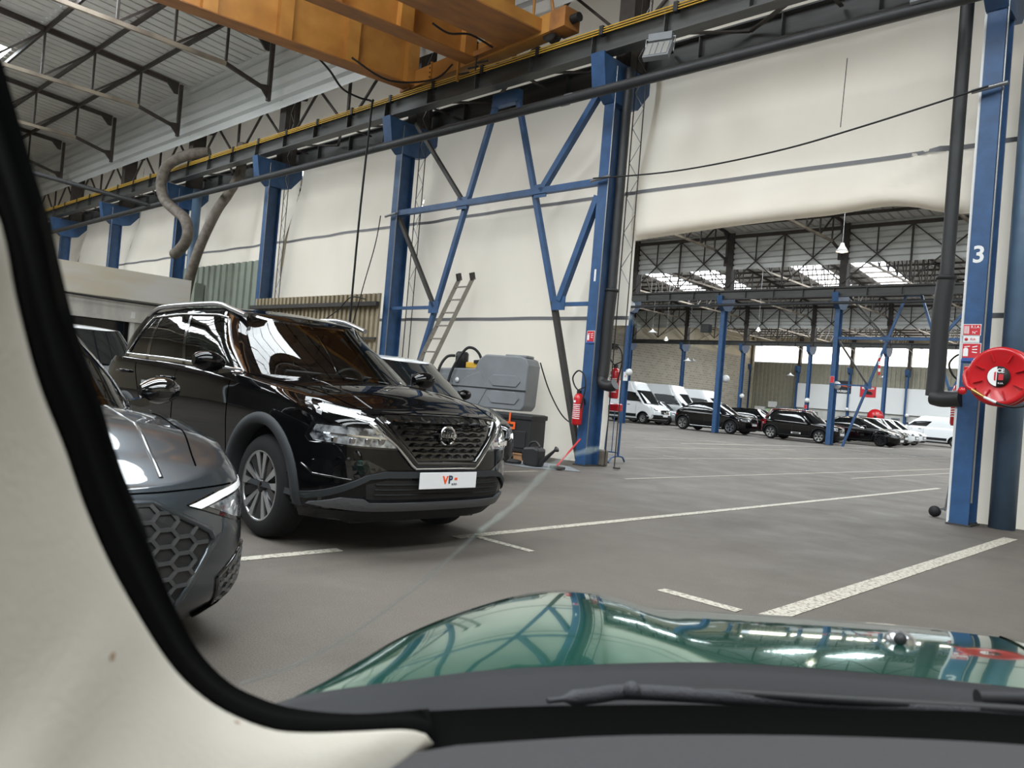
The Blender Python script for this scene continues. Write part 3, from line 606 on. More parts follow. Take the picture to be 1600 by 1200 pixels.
MB().lathe([(.001, 0), (.13, 0), (.13, .3), (.1, .34), (.001, .34)], (.15, 0, 0), (0, 0, 1), 18).build('motor', 'blackplastic', t)
MB().box(.3, .6, -.1, .12, .02, .14).build('valve_block', 'yellow', t, bevel=.02)
MB().bar((.5, -.1, .15), (.95, -.12, .2), .07, .06).build('nozzle', 'black', t); MB().tube([(.95, -.12, .2), (1.3, -.1, .28)], .015, 6).build('spout', 'black', t)
MB().tube(spline([(.7, -.1, .05), (.6, -.1, .3), (.45, -.15, .42), (.3, -.2, .35), (.1, -.3, -.1), (.0, -.32, -.7)], 6), .028, 8).build('hose', 'black', t)
MB().tube(spline([(.05, -.1, .25), (-.1, -.2, .2), (-.2, -.3, -.1), (-.22, -.32, -.7)], 6), .028, 8).build('hose', 'black', t)
t = thing('storage_crate', 'black ribbed plastic crate with orange strap on a wooden pallet', 'crate', (-11.3, 9.72, .155), .28); t.scale = (.83, .62, 1)
MB().box(0, 2.5, 0, 1.0, 0, .68).build('body', 'blackplastic', t, bevel=.03)
for x in (.1, .75, 1.5, 2.1): MB().box(x, x + .3, -.03, 0, .08, .38).build('rib', 'blackplastic', t, bevel=.01)
MB().box(-.03, 2.53, -.03, 1.03, .58, .67).build('lid', 'blackplastic', t, bevel=.02)
MB().box(1.98, 2.02, -.05, -.035, -.1, .69).build('strap', 'strap', t); MB().box(1.86, 2.14, -.05, -.03, .4, .53).build('warning_label', 'strap', t)
MB().box(1.15, 1.38, -.036, -.03, .24, .4).build('paper_label', 'white', t); MB().box(1.15, 1.32, -.036, -.03, .04, .18).build('paper_label', 'white', t)
MB().box(1.9, 2.1, -.052, -.05, .44, .49).build('label_print', 'black', t)
t = thing('pallet', 'rough wooden pallet under the black crate', 'pallet', (-11.25, 9.68, .0), .28); t.scale = (.9, .6, 1)
for k in range(3):
    for j in range(3): MB().box(.05 + k * .95, .25 + k * .95, .05 + j * .45, .2 + j * .45, .022, .12).build('block', 'wood', t)
for k in range(6): MB().box(0, 2.2, .02 + .19 * k, .12 + .19 * k, .12, .142).build('slat', 'wood', t)
for k in range(3): MB().box(0, 2.2, .05 + k * .45, .15 + k * .45, 0.001, .022).build('slat', 'wood', t)
tag(MB().tube(spline([(-10.6, 9.75, .75), (-10.3, 9.65, .4), (-9.9, 9.7, .18), (-9.5, 9.6, .06), (-9.1, 9.55, .05), (-8.95, 9.7, .05), (-9.2, 9.8, .05), (-9.6, 9.7, .05), (-10.2, 9.6, .05), (-10.9, 9.65, .05)], 6), .03, 8).build('hose', 'black'), 'black rubber hose coiled on the floor before the pallet', 'hose')
tag(MB().tube(spline([(-9.75, 10.9, 1.8), (-9.65, 11.1, 1.3), (-9.4, 11.25, .85), (-9.1, 11.3, .72), (-8.85, 11.25, .85), (-8.8, 11.1, 1.2)], 6), .013, 6).build('cable', 'black'), 'thin black cable sagging from the grey tank to column 1', 'cable')
tag(MB().add([(-11.6, 9.3, .012), (-8.0, 9.65, .012), (-7.6, 10.35, .012), (-11.6, 10.4, .012)], [(0, 1, 2, 3)]).build('floor_mat', 'matgrey') if False else MB().prism([(-11.6, 9.35, .004), (-8.6, 9.5, .004), (-8.0, 10.15, .004), (-8.6, 10.6, .004), (-11.6, 10.6, .004)], (0, 0, .008)).build('floor_mat', 'greyplastic'), 'pale grey sheet lying on the floor under the pallet and watering can', 'mat')
t = thing('watering_can', 'black plastic watering can on the pale grey sheet by column 1', 'watering can', (-8.72, 9.8, .012))
MB().prism([(x, -.11, z) for x, z in ((-.17, 0), (.14, 0), (.16, .3), (.05, .33), (-.19, .3))], (0, .22, 0)).build('body', 'blackplastic', t, bevel=.04)
MB().tube([(.12, 0, .05), (.42, 0, .3)], [.05, .022], 10).build('spout', 'blackplastic', t); MB().lathe([(.02, 0), (.05, .06), (.001, .065)], (.42, 0, .3), (.8, 0, .5), 12).build('rose', 'blackplastic', t)
MB().tube(spline([(-.16, 0, .3), (-.1, 0, .38), (.02, 0, .4), (.1, 0, .33)], 5), .018, 8).build('handle', 'blackplastic', t)
MB().tube(spline([(-.17, 0, .26), (-.26, 0, .2), (-.25, 0, .08), (-.16, 0, .05)], 5), .018, 8).build('handle', 'blackplastic', t)
tag(MB().tube([(-8.42, 10.0, .02), (-8.5, 10.7, .5)], .016, 8).build('red_pole', 'red'), 'red tool handle leaning at the foot of column 1', 'tool')
tag(MB().box(-8.42, -8.2, 9.85, 10.0, .0125, .06).build('tool_head', 'dark', bevel=.01), 'small dark tool head on the floor beside the watering can', 'tool')
# concrete footings
for x, l in ((LX[1], 'rough concrete footing at column 1'),): 
    tag(MB().box(x - .2, x + .2, 11.56, 11.72, 0, .3).build('footing', 'hose', bevel=.03), l, 'footing')
# ---------------------------------------------------------------- extinguishers
def exting(x, y, z, label, s=1):
    t = thing('fire_extinguisher', label, 'fire extinguisher', (x, y, z), 0, 'red fire extinguishers')
    MB().lathe([(.001, 0), (.075, 0), (.09, .03), (.09, .48), (.07, .54), (.03, .57), (.001, .57)], (0, 0, 0), (0, 0, 1), 24).build('cylinder', 'red', t)
    b = MB().box(-.03, .03, -.03, .03, .56, .63).build('valve', 'black', t); MB().bar((-.02, 0, .63), (.13, 0, .69), .03, .015).build('lever', 'black', b)
    MB().tube(spline([(0, 0, .6), (-.1, -.02, .7), (-.14, -.04, .85), (-.02, -.05, .97), (.12, -.05, .9), (.17, -.05, .7), (.13, -.05, .45), (.1, -.05, .3)], 6), .014, 8).build('hose', 'black', t)
    MB().grid([[(.0915 * math.sin(a), -.0915 * math.cos(a), zz) for a in [(-1.1 + 2.2 * k / 10) for k in range(11)]] for zz in (.1, .38)]).build('instruction_label', 'extlabel', t, recalc=False)
    MB().grid([[(.092 * math.sin(a), -.092 * math.cos(a), zz) for a in [(-.9 + 1.0 * k / 6) for k in range(7)]] for zz in (.4, .44)]).build('brand_strip', 'whiteprint', t, recalc=False)
    return t
def labelmat():
    m = mat('extinguisher_label', (190, 22, 30), .4); nt = m.node_tree; b = nt.nodes['Principled BSDF']; L = nt.links.new
    tc = nt.nodes.new('ShaderNodeTexCoord'); w = nt.nodes.new('ShaderNodeTexWave'); w.bands_direction = 'Z'; w.inputs['Scale'].default_value = 9; w.inputs['Distortion'].default_value = 3; w.inputs['Detail'].default_value = 3; L(tc.outputs['Object'], w.inputs[0])
    r = nt.nodes.new('ShaderNodeValToRGB'); r.color_ramp.elements[0].position = .55; r.color_ramp.elements[1].position = .62; r.color_ramp.elements[0].color = (*lin((190, 22, 30)), 1); r.color_ramp.elements[1].color = (.8, .8, .8, 1)
    L(w.outputs['Fac'], r.inputs[0]); L(r.outputs[0], b.inputs['Base Color']); return m
M['extlabel'] = labelmat()
exting(-8.85, 11.0, .72, 'red fire extinguisher with curved hose on the front of column 1')
exting(-3.0, 11.9, 1.25, 'red fire extinguisher half hidden left of column 3')
exting(-8.72, 11.85, 1.25, 'red extinguisher hung behind the right edge of column 1')
tag(MB().box(-8.78, -8.56, 11.8, 11.95, 1.02, 1.16).build('red_bracket', 'red', bevel=.02), 'small red bracket seen behind column 1, below the pipe elbow', 'bracket')
# ---------------------------------------------------------------- signs
M['signred'] = mat('sign_red', (196, 40, 52), .5); M['signblue'] = mat('sign_blue', (52, 84, 150), .5); M['signdark'] = mat('sign_dark', (36, 40, 48), .5)
def sign(x, y, z, w, h, label, m='signred', name='sign', rows=()):
    t = thing(name, label, 'sign', (x, y, z))
    MB().box(-w / 2 - .008, w / 2 + .008, -.004, 0, -h / 2 - .008, h / 2 + .008).build('backing', 'white', t); MB().box(-w / 2, w / 2, -.007, -.004, -h / 2, h / 2).build('field', m, t)
    return t
def pict_ext(t, w, h, x0=-.45):   # extinguisher pictogram
    MB().prism([(w * (x0 + a), -.0085, h * b) for a, b in ((0, -.38), (.28, -.38), (.28, .15), (.2, .25), (.08, .25), (0, .15))], (0, .0015, 0)).build('pictogram', 'whiteprint', t)
    MB().bar((w * (x0 + .05), -.008, h * .32), (w * (x0 + .36), -.008, h * .36), .002, h * .06).build('pictogram', 'whiteprint', t)
    for k in range(3): MB().bar((w * (x0 + .5), -.008, h * (.3 - .18 * k)), (w * (x0 + .78), -.008, h * (.38 - .24 * k)), .002, h * .07).build('pictogram', 'whiteprint', t)
t = sign(-2.72, 11.133, 2.47, .19, .13, 'red and white hose reel sign reading R.I.A on column 3')
text('R.I.A', .05, 'whiteprint', t, frame((.035, -.008, .035), (1, 0, 0), (0, 0, 1))); text('N°', .05, 'whiteprint', t, frame((.035, -.008, -.035), (1, 0, 0), (0, 0, 1)))
for k in range(5): MB().box(-.085 + k * .012, -.079 + k * .012, -.0085, -.007, -.05, .05).build('pictogram', 'whiteprint', t)
t = sign(-2.72, 11.133, 2.35, .17, .07, 'narrow white and red strip sign in the middle of the column 3 signs', 'white'); text('RIA', .04, 'signred', t, frame((.02, -.008, 0), (1, 0, 0), (0, 0, 1)))
MB().lathe([(.001, 0), (.02, 0), (.02, .002), (.001, .002)], (-.055, -.007, 0), (0, -1, 0), 14).build('pictogram', 'signred', t)
t = sign(-2.71, 11.133, 2.2, .2, .19, 'red extinguisher sign with blue foot strip, lowest on column 3'); pict_ext(t, .2, .17)
MB().box(-.1, .1, -.009, -.004, -.13, -.085).build('text_strip', 'signblue', t)
t = sign(-8.8, 11.133, 2.32, .16, .2, 'small red extinguisher sign on column 1'); pict_ext(t, .16, .16); MB().box(-.08, .08, -.009, -.004, -.12, -.085).build('text_strip', 'signblue', t)
for x, y, z, l in ((LX[3] + OFF[2] + 1.15 + 4.96, ROWS[2] - .01, 3.0, None),): pass
t = sign(LX[2] + OFF[2], ROWS[2] - .01, 3.15, .18, .3, 'tiny red extinguisher sign on the braced far column'); t = sign(LX[4] + OFF[2] + .3, ROWS[2] - .2, 2.75, .3, .5, 'tiny white and red sign on the leftmost far column', 'white'); text('A', .2, 'signred', t, frame((0, -.01, 0), (1, 0, 0), (0, 0, 1)))
t = sign(LX[4] + OFF[3], ROWS[3] - .02, 2.15, .25, .3, 'tiny red sign on the far column beside the grey cabinet')
t = thing('banner', 'dark banner reading TOURISME with an orange streak, on the far white wall', 'banner', (-34.9, ROWS[-1] - .515, 5.1))
MB().box(-.95, .95, -.02, 0, -.72, .72).build('panel', 'signdark', t); MB().prism([(-.9, -.03, .1), (-.2, -.03, .28), (.9, -.03, .05), (.9, -.03, -.05), (-.2, -.03, .14), (-.9, -.03, .0)], (0, .008, 0)).build('orange_streak', 'strap', t)
text('TOURISME', .34, 'whiteprint', t, frame((0, -.03, -.48), (1, 0, 0), (0, 0, 1)), bold=.012)
t = thing('banner', 'red banner reading PREMIUM with a dark car shape, on the far white wall', 'banner', (-32.1, ROWS[-1] - .515, 4.72))
MB().box(-.86, .86, -.02, 0, -.6, .6).build('panel', 'signred', t)
MB().prism([(x, -.03, z) for x, z in ((-.5, -.3), (-.5, -.15), (-.3, 0), (0, .1), (.35, .02), (.5, -.15), (.5, -.3))], (0, .008, 0)).build('car_shape', 'black', t)
text('PREMIUM', .32, 'whiteprint', t, frame((0, -.03, .38), (1, 0, 0), (0, 0, 1)), bold=.012)
# ---------------------------------------------------------------- hose reel
t = thing('hose_reel', 'large red fire hose reel with round white and black centre label on column 3', 'hose reel', (-2.26, 10.72, 1.86), math.radians(-6)); t.scale = (.94, 1, .94)
MB().lathe([(.001, .0), (.07, .0), (.13, .015), (.3, .02), (.33, .035), (.37, .02), (.375, 0), (.37, -.015), (.33, -.01), (.15, -.02), (.001, -.02)], (0, -.1, 0), (0, -1, 0), 48).build('front_disc', 'red', t)
MB().lathe([(.001, .0), (.37, .0), (.375, .015), (.37, .025), (.001, .025)], (0, .06, 0), (0, -1, 0), 48).build('rear_disc', 'red', t)
MB().lathe([(.2, -.1), (.2, .1)], (0, 0, 0), (0, 1, 0), 32).build('drum', 'red', t)
h_ = []
for k in range(120): a = k * .32; h_.append((.3 * math.cos(a), -.07 + .1 * k / 120, .3 * math.sin(a)))
MB().tube(h_, .022, 6).build('hose', 'black', t)
for k in range(8):
    a = k * PI / 4 + .3; MB().bar((.19 * math.cos(a), -.121, .19 * math.sin(a)), (.3 * math.cos(a), -.124, .3 * math.sin(a)), .012, .05, up=(0, 1, 0)).build('pressing', 'red', t)
l = MB().lathe([(.001, 0), (.13, 0), (.13, .004), (.001, .004)], (0, -.13, 0), (0, -1, 0), 32).build('centre_label', 'black', t)
MB().prism([(.125 * math.cos(a), -.135, .125 * math.sin(a)) for a in [PI * .55 + k * PI * .9 / 12 for k in range(13)]], (0, .002, 0)).build('label_field', 'whiteprint', l)
text('CE', .07, 'whiteprint', l, frame((.02, -.137, .07), (1, 0, 0), (0, 0, 1)), bold=.002); text('R.I.A.', .03, 'whiteprint', l, frame((.03, -.137, -.085), (1, 0, 0), (0, 0, 1)))
MB().box(0, .055, -.137, -.134, -.045, .03).build('label_field', 'signred', l); MB().prism([(-.05, -.137, -.045), (-.03, -.137, -.06), (-.03, -.137, .06), (-.05, -.137, .05)], (0, .002, 0)).build('label_field', 'signred', l)
MB().box(-.46, -.36, -.02, .3, -.08, .16).build('wall_bracket', 'galv', t); MB().box(-.42, -.34, -.1, .0, -.12, .12).build('swing_arm', 'red', t, bevel=.01)
MB().tube(spline([(-.36, -.08, .1), (-.4, -.1, 0), (-.34, -.14, -.14), (-.25, -.16, -.18)], 5), .03, 10).build('inlet_pipe', 'red', t)
MB().tube([(-.28, -.16, -.18), (-.1, -.2, -.28)], [.028, .016], 10).build('nozzle', 'nozzlebrass', t); MB().tube([(-.12, -.2, -.27), (.02, -.2, -.33)], .018, 8).build('nozzle_tip', 'white', t)
MB().tube(spline([(0, -.2, -.33), (.2, -.16, -.37), (.4, -.1, -.3), (.5, 0, -.15)], 5), .016, 8).build('loose_hose', 'black', t)
M_ = MB().lathe([(.001, -.02), (.05, -.02), (.05, .02), (.001, .02)], (-.4, -.14, -.2), (0, -1, 0), 12).build('valve_wheel', 'red', t)
# stand with castor and extinguisher by the downpipe
t = thing('trolley_pole', 'thin grey pole on a small black castor left of column 3', 'trolley', (-3.05, 11.75, 0))
MB().tube([(.02, 0, .1), (.14, 0, 1.3)], .014, 8).build('pole', 'galv', t); MB().bar((-.08, 0, .1), (.12, 0, .16), .03).build('foot', 'galv', t)
MB().lathe([(.001, -.02), (.075, -.02), (.075, .02), (.001, .02)], (-.1, 0, .076), (0, 1, 0), 18).build('castor', 'black', t)
# crowd barrier
t = thing('crowd_barrier', 'blue tubular crowd barrier end with curved foot beside column 1', 'barrier', (-9.12, 12.7, 0), math.radians(0))
MB().tube(spline([(0, 0, .12), (0, 0, .95), (-.05, .0, 1.07), (-.18, 0, 1.1), (-1.6, 0, 1.1)], 5), .025, 8).build('frame', 'blue', t)
for k in range(8): MB().tube([(-.16 - .17 * k, 0, .2), (-.16 - .17 * k, 0, 1.1)], .01, 6).build('bar', 'blue', t)
MB().tube([(0, 0, .2), (-1.6, 0, .2)], .015, 6).build('lower_rail', 'blue', t)
MB().tube(spline([(-.05, .3, .02), (-.02, .15, .12), (.02, -.2, .12), (.06, -.38, .02)], 5), .018, 8).build('foot', 'blue', t)
# ---------------------------------------------------------------- cabin
t = thing('site_cabin', 'low flat-roofed white cabin with peeling stained fascia, left behind the cars', 'cabin', (-20, 0, 0))
MB().box(-6, 0, 2.5, 8.75, 2.68, 3.38).build('fascia', 'fascia', t) if False else None
M['fascia'] = mat('stained_white_fascia', (218, 219, 216), .7, rgb2=(208, 200, 174), vscale=.7, stretch=(1, .6, 3))
MB().box(-.06, 0, 1.5, 8.75, 2.68, 3.38).build('fascia', 'fascia', t); MB().box(-6, -.06, 1.5, 8.75, 3.2, 3.3).build('roof', 'whitewall', t)
MB().box(-6, -.06, 8.7, 8.76, 0, 3.2).build('end_wall', 'greensheet', t)
MB().box(-.2, -.1, 1.5, 8.7, 2.15, 2.68).build('lintel', 'whitewall', t); MB().box(-.2, -.12, 7.4, 8.7, 0, 2.15).build('wall_panel', 'whitewall', t)
MB().box(-.2, -.12, 1.5, 4.9, 0, 2.15).build('wall_panel', 'whitewall', t); MB().box(-.2, -.12, 4.9, 7.4, 0, 1.2).build('wall_panel', 'whitewall', t)
MB().box(-.3, -.25, 4.9, 7.4, 1.2, 2.15).build('window_pane', 'darkglass', t)
for y in (4.9, 7.36): MB().box(-.12, -.05, y, y + .1, 1.2, 2.4).build('window_frame', 'white', t)
MB().box(-.1, .02, 4.6, 8.3, 2.14, 2.24).build('ledge', 'whitewall', t)
MB().tube([(.03, 1.5, 2.74), (.05, 4, 2.68), (.04, 7.0, 2.62), (.04, 8.3, 2.62)], .022, 6).build('cable', 'black', t)
M['darkglass'] = mat('dark_window_glass', (16, 18, 18), .05)
for o in t.children:
    if o.name.startswith('window_pane'): o.data.materials[0] = M['darkglass']
# far hall bits
for x0, x1, z1, l, m, nm in ((-42.5, -40.9, 2.4, 'pale grey metal cabinet against the far corrugated wall', 'greyplastic', 'cabinet'), (-45.2, -44.0, 2.2, 'white noticeboard left at the far corrugated wall', 'white', 'noticeboard')):
    tag(MB().box(x0, x1, 90.5, 91.1, .0, z1).build(nm, m, bevel=.02), l, nm)
M['green'] = mat('green_poster', (120, 190, 130), .6, rgb2=(210, 230, 190), vscale=1.5)
t = thing('poster_board', 'pale green poster board by the far corrugated wall', 'poster', (-43.2, 90.6, 0)); MB().box(-.7, .9, -.05, 0, .9, 2.0).build('poster', 'green', t); MB().box(-.3, .8, -.05, 0, 2.2, 2.9).build('notice', 'white', t); MB().box(-.7, -.66, -.03, .02, 0, .9).build('leg', 'galv', t)
t = thing('speaker_box', 'small black box loudspeaker on the second far column', 'loudspeaker', (-21.65, ROWS[2] - .15, 5.55)); MB().box(-.55, -.05, -.25, .1, -.2, .25).build('cabinet', 'black', t, bevel=.02); MB().bar((-.1, .1, 0), (-.02, .28, 0), .06).bar((-.05, .12, .1), (.2, .12, .1), .04).build('bracket', 'dark', t)
for y in (48, 56, 68): MB()
tag(MB().box(X0 + .02, X0 + .3, 62, 62.8, 6.4, 6.9).build('wall_lamp', 'black'), 'small black wall lamp high on the grey block wall', 'lamp')
for x, l in ((-38.5, 'left'), (-33, 'under the dark banner'), (-29.5, 'right of the red banner'), (-25.5, 'far right')):
    t = thing('office_door', 'small grey door in the base of the far white wall, ' + l, 'door', (x, ROWS[-1] - .32, 0)); MB().box(0, .9, -.04, 0, 0, 2.05).build('leaf', 'greyplastic', t); MB().box(.15, .75, -.05, -.04, 1.1, 1.9).build('pane', 'darkglass', t)
t = thing('disc_sign', 'red round reel behind the roofs of the far cars', 'hose reel', (-22.0, ROWS[3] - .3, 1.75)); MB().lathe([(.001, 0), (.62, 0), (.62, .1), (.001, .1)], (0, 0, 0), (0, -1, 0), 24).build('disc', 'red', t); MB().lathe([(.001, 0), (.12, 0), (.12, .02), (.001, .02)], (0, -.1, 0), (0, -1, 0), 16).build('hub', 'black', t)
t = thing('barrier_tape', 'red and white striped tape hanging on the portal bracing in the far hall', 'tape', (-12.95, ROWS[2] - .1, 0))
for k in range(6): MB().box(-.05 + .01 * k, .05 + .01 * k, -.005, .005, 4.25 - .16 * k, 4.4 - .16 * k).build('stripe', 'red' if k % 2 else 'white', t)
# ---------------------------------------------------------------- cars
from mathutils.bvhtree import BVHTree
def paint(name, rgb, rough=.25, metal=0.0, coat=1.0, spec=.5): return mat(name, rgb, rough, metal=metal, coat=coat, spec=spec)
M['tyre'] = mat('tyre_rubber', (22, 22, 23), .8, spec=.3); M['rimdark'] = mat('gloss_black_rim', (20, 20, 22), .25); M['rimalu'] = mat('machined_rim', (176, 178, 180), .25, metal=.85)
M['paintblack'] = paint('black_car_paint', (5, 5, 6), .3, coat=.75, spec=0); M['clad'] = mat('grey_plastic_cladding', (44, 47, 50), .65, spec=.3, bump=.05, bscale=300); M['glossblack'] = mat('gloss_black_trim', (8, 8, 9), .08, coat=1)
M['cladblack'] = mat('black_plastic_cladding', (22, 23, 24), .65, spec=.3)
M['paintgrey'] = paint('dark_metallic_grey_paint', (62, 69, 75), .3, .75); M['paintwhite'] = paint('white_car_paint', (226, 229, 231), .3); M['paintred'] = paint('maroon_car_paint', (110, 18, 34), .25); M['paintsilver'] = paint('silver_car_paint', (150, 154, 158), .3, .6)
M['glass'] = glass('clear_car_glass', (.62, .68, .66), .75); M['tint'] = glass('tinted_car_glass', (.10, .11, .11), 1.0); M['fglass'] = mat('dark_car_glass', (18, 22, 24), .04, spec=.8)
M['lens'] = mat('headlamp_lens', (196, 200, 204), .08, metal=.55, coat=1, rgb2=(60, 62, 66), vscale=16, detail=2); M['drl'] = mat('daytime_light_strip', (236, 238, 238), .2); M['taillight'] = mat('red_tail_lamp', (150, 12, 20), .15, coat=1)
M['seat'] = mat('dark_seat_fabric', (52, 50, 50), .8); M['skid'] = mat('silver_grey_skid_plate', (92, 95, 98), .5, metal=.2); M['plate'] = mat('white_number_plate', (226, 227, 229), .35)
M['logoorange'] = mat('print_orange', (240, 84, 28), .5); M['logoblue'] = mat('print_navy', (44, 62, 84), .5)

def interp(tab, x):
    if x <= tab[0][0]: return tab[0][1]
    for (a, u), (b, v) in zip(tab, tab[1:]):
        if x <= b: t = (x - a) / (b - a); t = t * t * (3 - 2 * t) * .4 + t * .6; return u + (v - u) * t
    return tab[-1][1]

class Car:
    def __init__(s, sp, name, label, cat='car', loc=(0, 0, 0), rz=0, group=None, hi=False):
        s.sp = sp; s.hi = hi; s.root = thing(name, label, cat, loc, rz, group); s.body()
    def outline(s, u, xf, xr, hw, nf, nr, lf, lr):   # u 0..1 front centre -> rear centre
        if u < .3:
            a = u / .3 * PI / 2; return xf - lf + lf * max(0, math.cos(a)) ** (2 / nf), hw * math.sin(a) ** (2 / nf)
        if u <= .7: return (xf - lf) + ((xr + lr) - (xf - lf)) * (u - .3) / .4, hw
        a = (1 - u) / .3 * PI / 2; return xr + lr - lr * max(0, math.cos(a)) ** (2 / nr), hw * math.sin(a) ** (2 / nr)
    def us(s):
        d = .035 if s.hi else .09; L = s.sp['levels'][3]; side = (L[1] - s.sp['lf']) - (L[2] + s.sp['lr']); ns = int(side / d); nf = 26 if s.hi else 12
        return [.3 * k / nf for k in range(nf)] + [.3 + .4 * k / ns for k in range(ns)] + [.7 + .3 * k / nf for k in range(nf + 1)]
    def level(s, k):      # interpolated level row k (float)
        Ls = s.sp['levels']; i = min(int(k), len(Ls) - 2); t = k - i
        p0, p1, p2, p3 = Ls[max(i - 1, 0)], Ls[i], Ls[i + 1], Ls[min(i + 2, len(Ls) - 1)]
        return [.5 * (2 * b + (c - a) * t + (2 * a - 5 * b + 4 * c - d) * t * t + (3 * b - a - 3 * c + d) * t ** 3) for a, b, c, d in zip(p0, p1, p2, p3)]
    def pt(s, u, k):
        z, xf, xr, hw, nf, nr = s.level(k); x, y = s.outline(u, xf, xr, hw, nf, nr, s.sp['lf'], s.sp['lr'])
        z0 = s.sp['levels'][0][0]; zt = s.sp['levels'][-1][0]; f = (interp(s.sp['belt'], x) - z0) / (zt - z0)
        w = smooth(0, 1, (z - z0) / (zt - z0)); return Vector((x, y, z0 + (z - z0) * (1 + (f - 1) * w)))
    def gl(s, v):         # greenhouse outline params at v
        g = s.sp['glass']; return [a + (b - a) * v for a, b in zip(g[0], g[1])]
    def base(s, u):
        xf, xr, hw, nf, nr, lf, lr = s.sp['glass'][0]; return s.outline(u, xf, xr, hw, nf, nr, lf, lr)
    def topz(s, x, y):
        hw = s.sp['levels'][-1][3]; return interp(s.sp['belt'], x) + interp(s.sp['crown'], x) * (1 - min(1, abs(y) / hw) ** 2.4)
    def G(s, u, v):
        xf, xr, hw, nf, nr, lf, lr = s.gl(v); bul = .035 * math.sin(PI * min(v, 1)) ; x, y = s.outline(u, xf, xr, hw + bul, nf, nr, lf, lr)
        bx, by = s.base(u); zb = s.topz(bx, by) ; zt = interp(s.sp['roof'], x); return Vector((x, y, zb + (zt - zb) * v))
    def patch(s, name, m, u0, u1, v0=0, v1=1, off=0, nu=8, nv=6, parent=None, mirror=True, solid=0):
        # u0,u1 may be (bottom,top) pairs
        u0 = u0 if isinstance(u0, tuple) else (u0, u0); u1 = u1 if isinstance(u1, tuple) else (u1, u1); out = []
        for sgn in (1, -1):
            rows = []
            for j in range(nv + 1):
                v = v0 + (v1 - v0) * j / nv; a = u0[0] + (u0[1] - u0[0]) * v; b = u1[0] + (u1[1] - u1[0]) * v; r = []
                for i in range(nu + 1):
                    u = a + (b - a) * i / nu; p = s.G(u, v); 
                    if off: c = Vector((.2 if u < .5 else -.2, 0, 0)); d = Vector((p.x * (.0 if .25 < u < .75 else .6), p.y, .25)).normalized(); p = p + d * off
                    r.append((p.x, p.y * sgn, p.z))
                rows.append(r)
            if mirror == 'join':
                out.append(rows)
            else: MB().grid(rows).build(name, m, parent or s.root, solid=solid)
        if mirror == 'join':
            rows = [[q for q in l[::-1]] + r[1:] for r, l in zip(out[0], out[1])]; return MB().grid(rows).build(name, m, parent or s.root)
    def body(s):
        sp = s.sp; us = s.us(); nl = len(sp['levels']) - 1; per = 6 if s.hi else 3; R = sp['wr'] + sp.get('gap', .07)
        rows = [[s.pt(u, k / per) for u in us] for k in range(nl * per + 1)]
        mb = MB(); n = len(us); wb = sp['wb'] / 2; cell = .035 if s.hi else .09
        for r in rows:
            for p in r:
                for xa in (wb, -wb):
                    dx, dz = p.x - xa, p.z - sp['wr']; d = math.hypot(dx, dz)
                    if p.y > sp['levels'][2][3] * .55 and abs(d - R) < cell * .75: p.x = xa + dx * R / d; p.z = sp['wr'] + dz * R / d
        vs = [tuple(p) for r in rows for p in r]; fs = []
        for i in range(len(rows) - 1):
            for k in range(n - 1):
                q = (i * n + k, i * n + k + 1, (i + 1) * n + k + 1, (i + 1) * n + k); c = sum((Vector(vs[j]) for j in q), Vector()) / 4
                if c.y > .4 and any(math.hypot(c.x - xa, c.z - sp['wr']) < R - .002 or (abs(c.x - xa) < R - .01 and c.z < sp['wr'] * .9) for xa in (wb, -wb)): continue
                fs.append(q)
        mb.add(vs, fs, True)
        # bonnet, shoulders, tail
        ns = 12 if s.hi else 6; gf, gr = sp['glass'][0][0], sp['glass'][0][1]; tr = []
        top = list(rows[-1])
        for u, P in zip(us, top):
            # inner y on the glass base at the same x
            yi = 0
            if gr < P.x < gf:
                lo, hi = (0, .3) if P.x > gf - sp['glass'][0][5] else (.7, 1)
                if gr + sp['glass'][0][6] <= P.x <= gf - sp['glass'][0][5]: yi = sp['glass'][0][2]
                else:
                    for _ in range(24):
                        m_ = (lo + hi) / 2; x, y = s.base(m_)
                        if (x > P.x): lo = m_
                        else: hi = m_
                    yi = s.base((lo + hi) / 2)[1]
                yi = min(yi, P.y)
            r = []
            for j in range(ns + 1):
                f = j / ns; y = P.y + (yi - P.y) * f; ztop = s.topz(P.x, y); w = smooth(0, .0001, f)
                z = P.z + (ztop - s.topz(P.x, P.y)); r.append((P.x, y, z))
            tr.append(r)
        mb.grid(tr)
        mb.mirror(); s.bodyobj = mb.build('body', sp['paint'], s.root, merge=True)
        bm = bmesh.new(); bm.from_mesh(s.bodyobj.data); s.bvh = BVHTree.FromBMesh(bm); bm.free()
        # dark inner tub and floor
        t = MB(); hw = sp['levels'][0][3]; t.box(sp['levels'][0][2] + .15, sp['levels'][0][1] - .15, -hw + .27, hw - .27, .2, sp['levels'][-1][0] - .12)
        t.box(-wb + R + .02, wb - R - .02, -hw + .03, hw - .03, .2, .5); t.build('underbody', 'black', s.root)
        # roof: cap from top outline inwards
        vs = [s.G(u, 1) for u in us]; k = 5; rr_ = []
        for p in vs: rr_.append([(p.x * (1 - .0 * j) , p.y * (1 - j / k), p.z + interp(sp['roofcrown'], p.x) * (1 - (1 - j / k) ** 2.2)) for j in range(k + 1)])
        m = MB().grid(rr_); m.mirror(); m.build('roof', sp.get('roofpaint', sp['paint']), s.root, merge=True)
        s.windows()
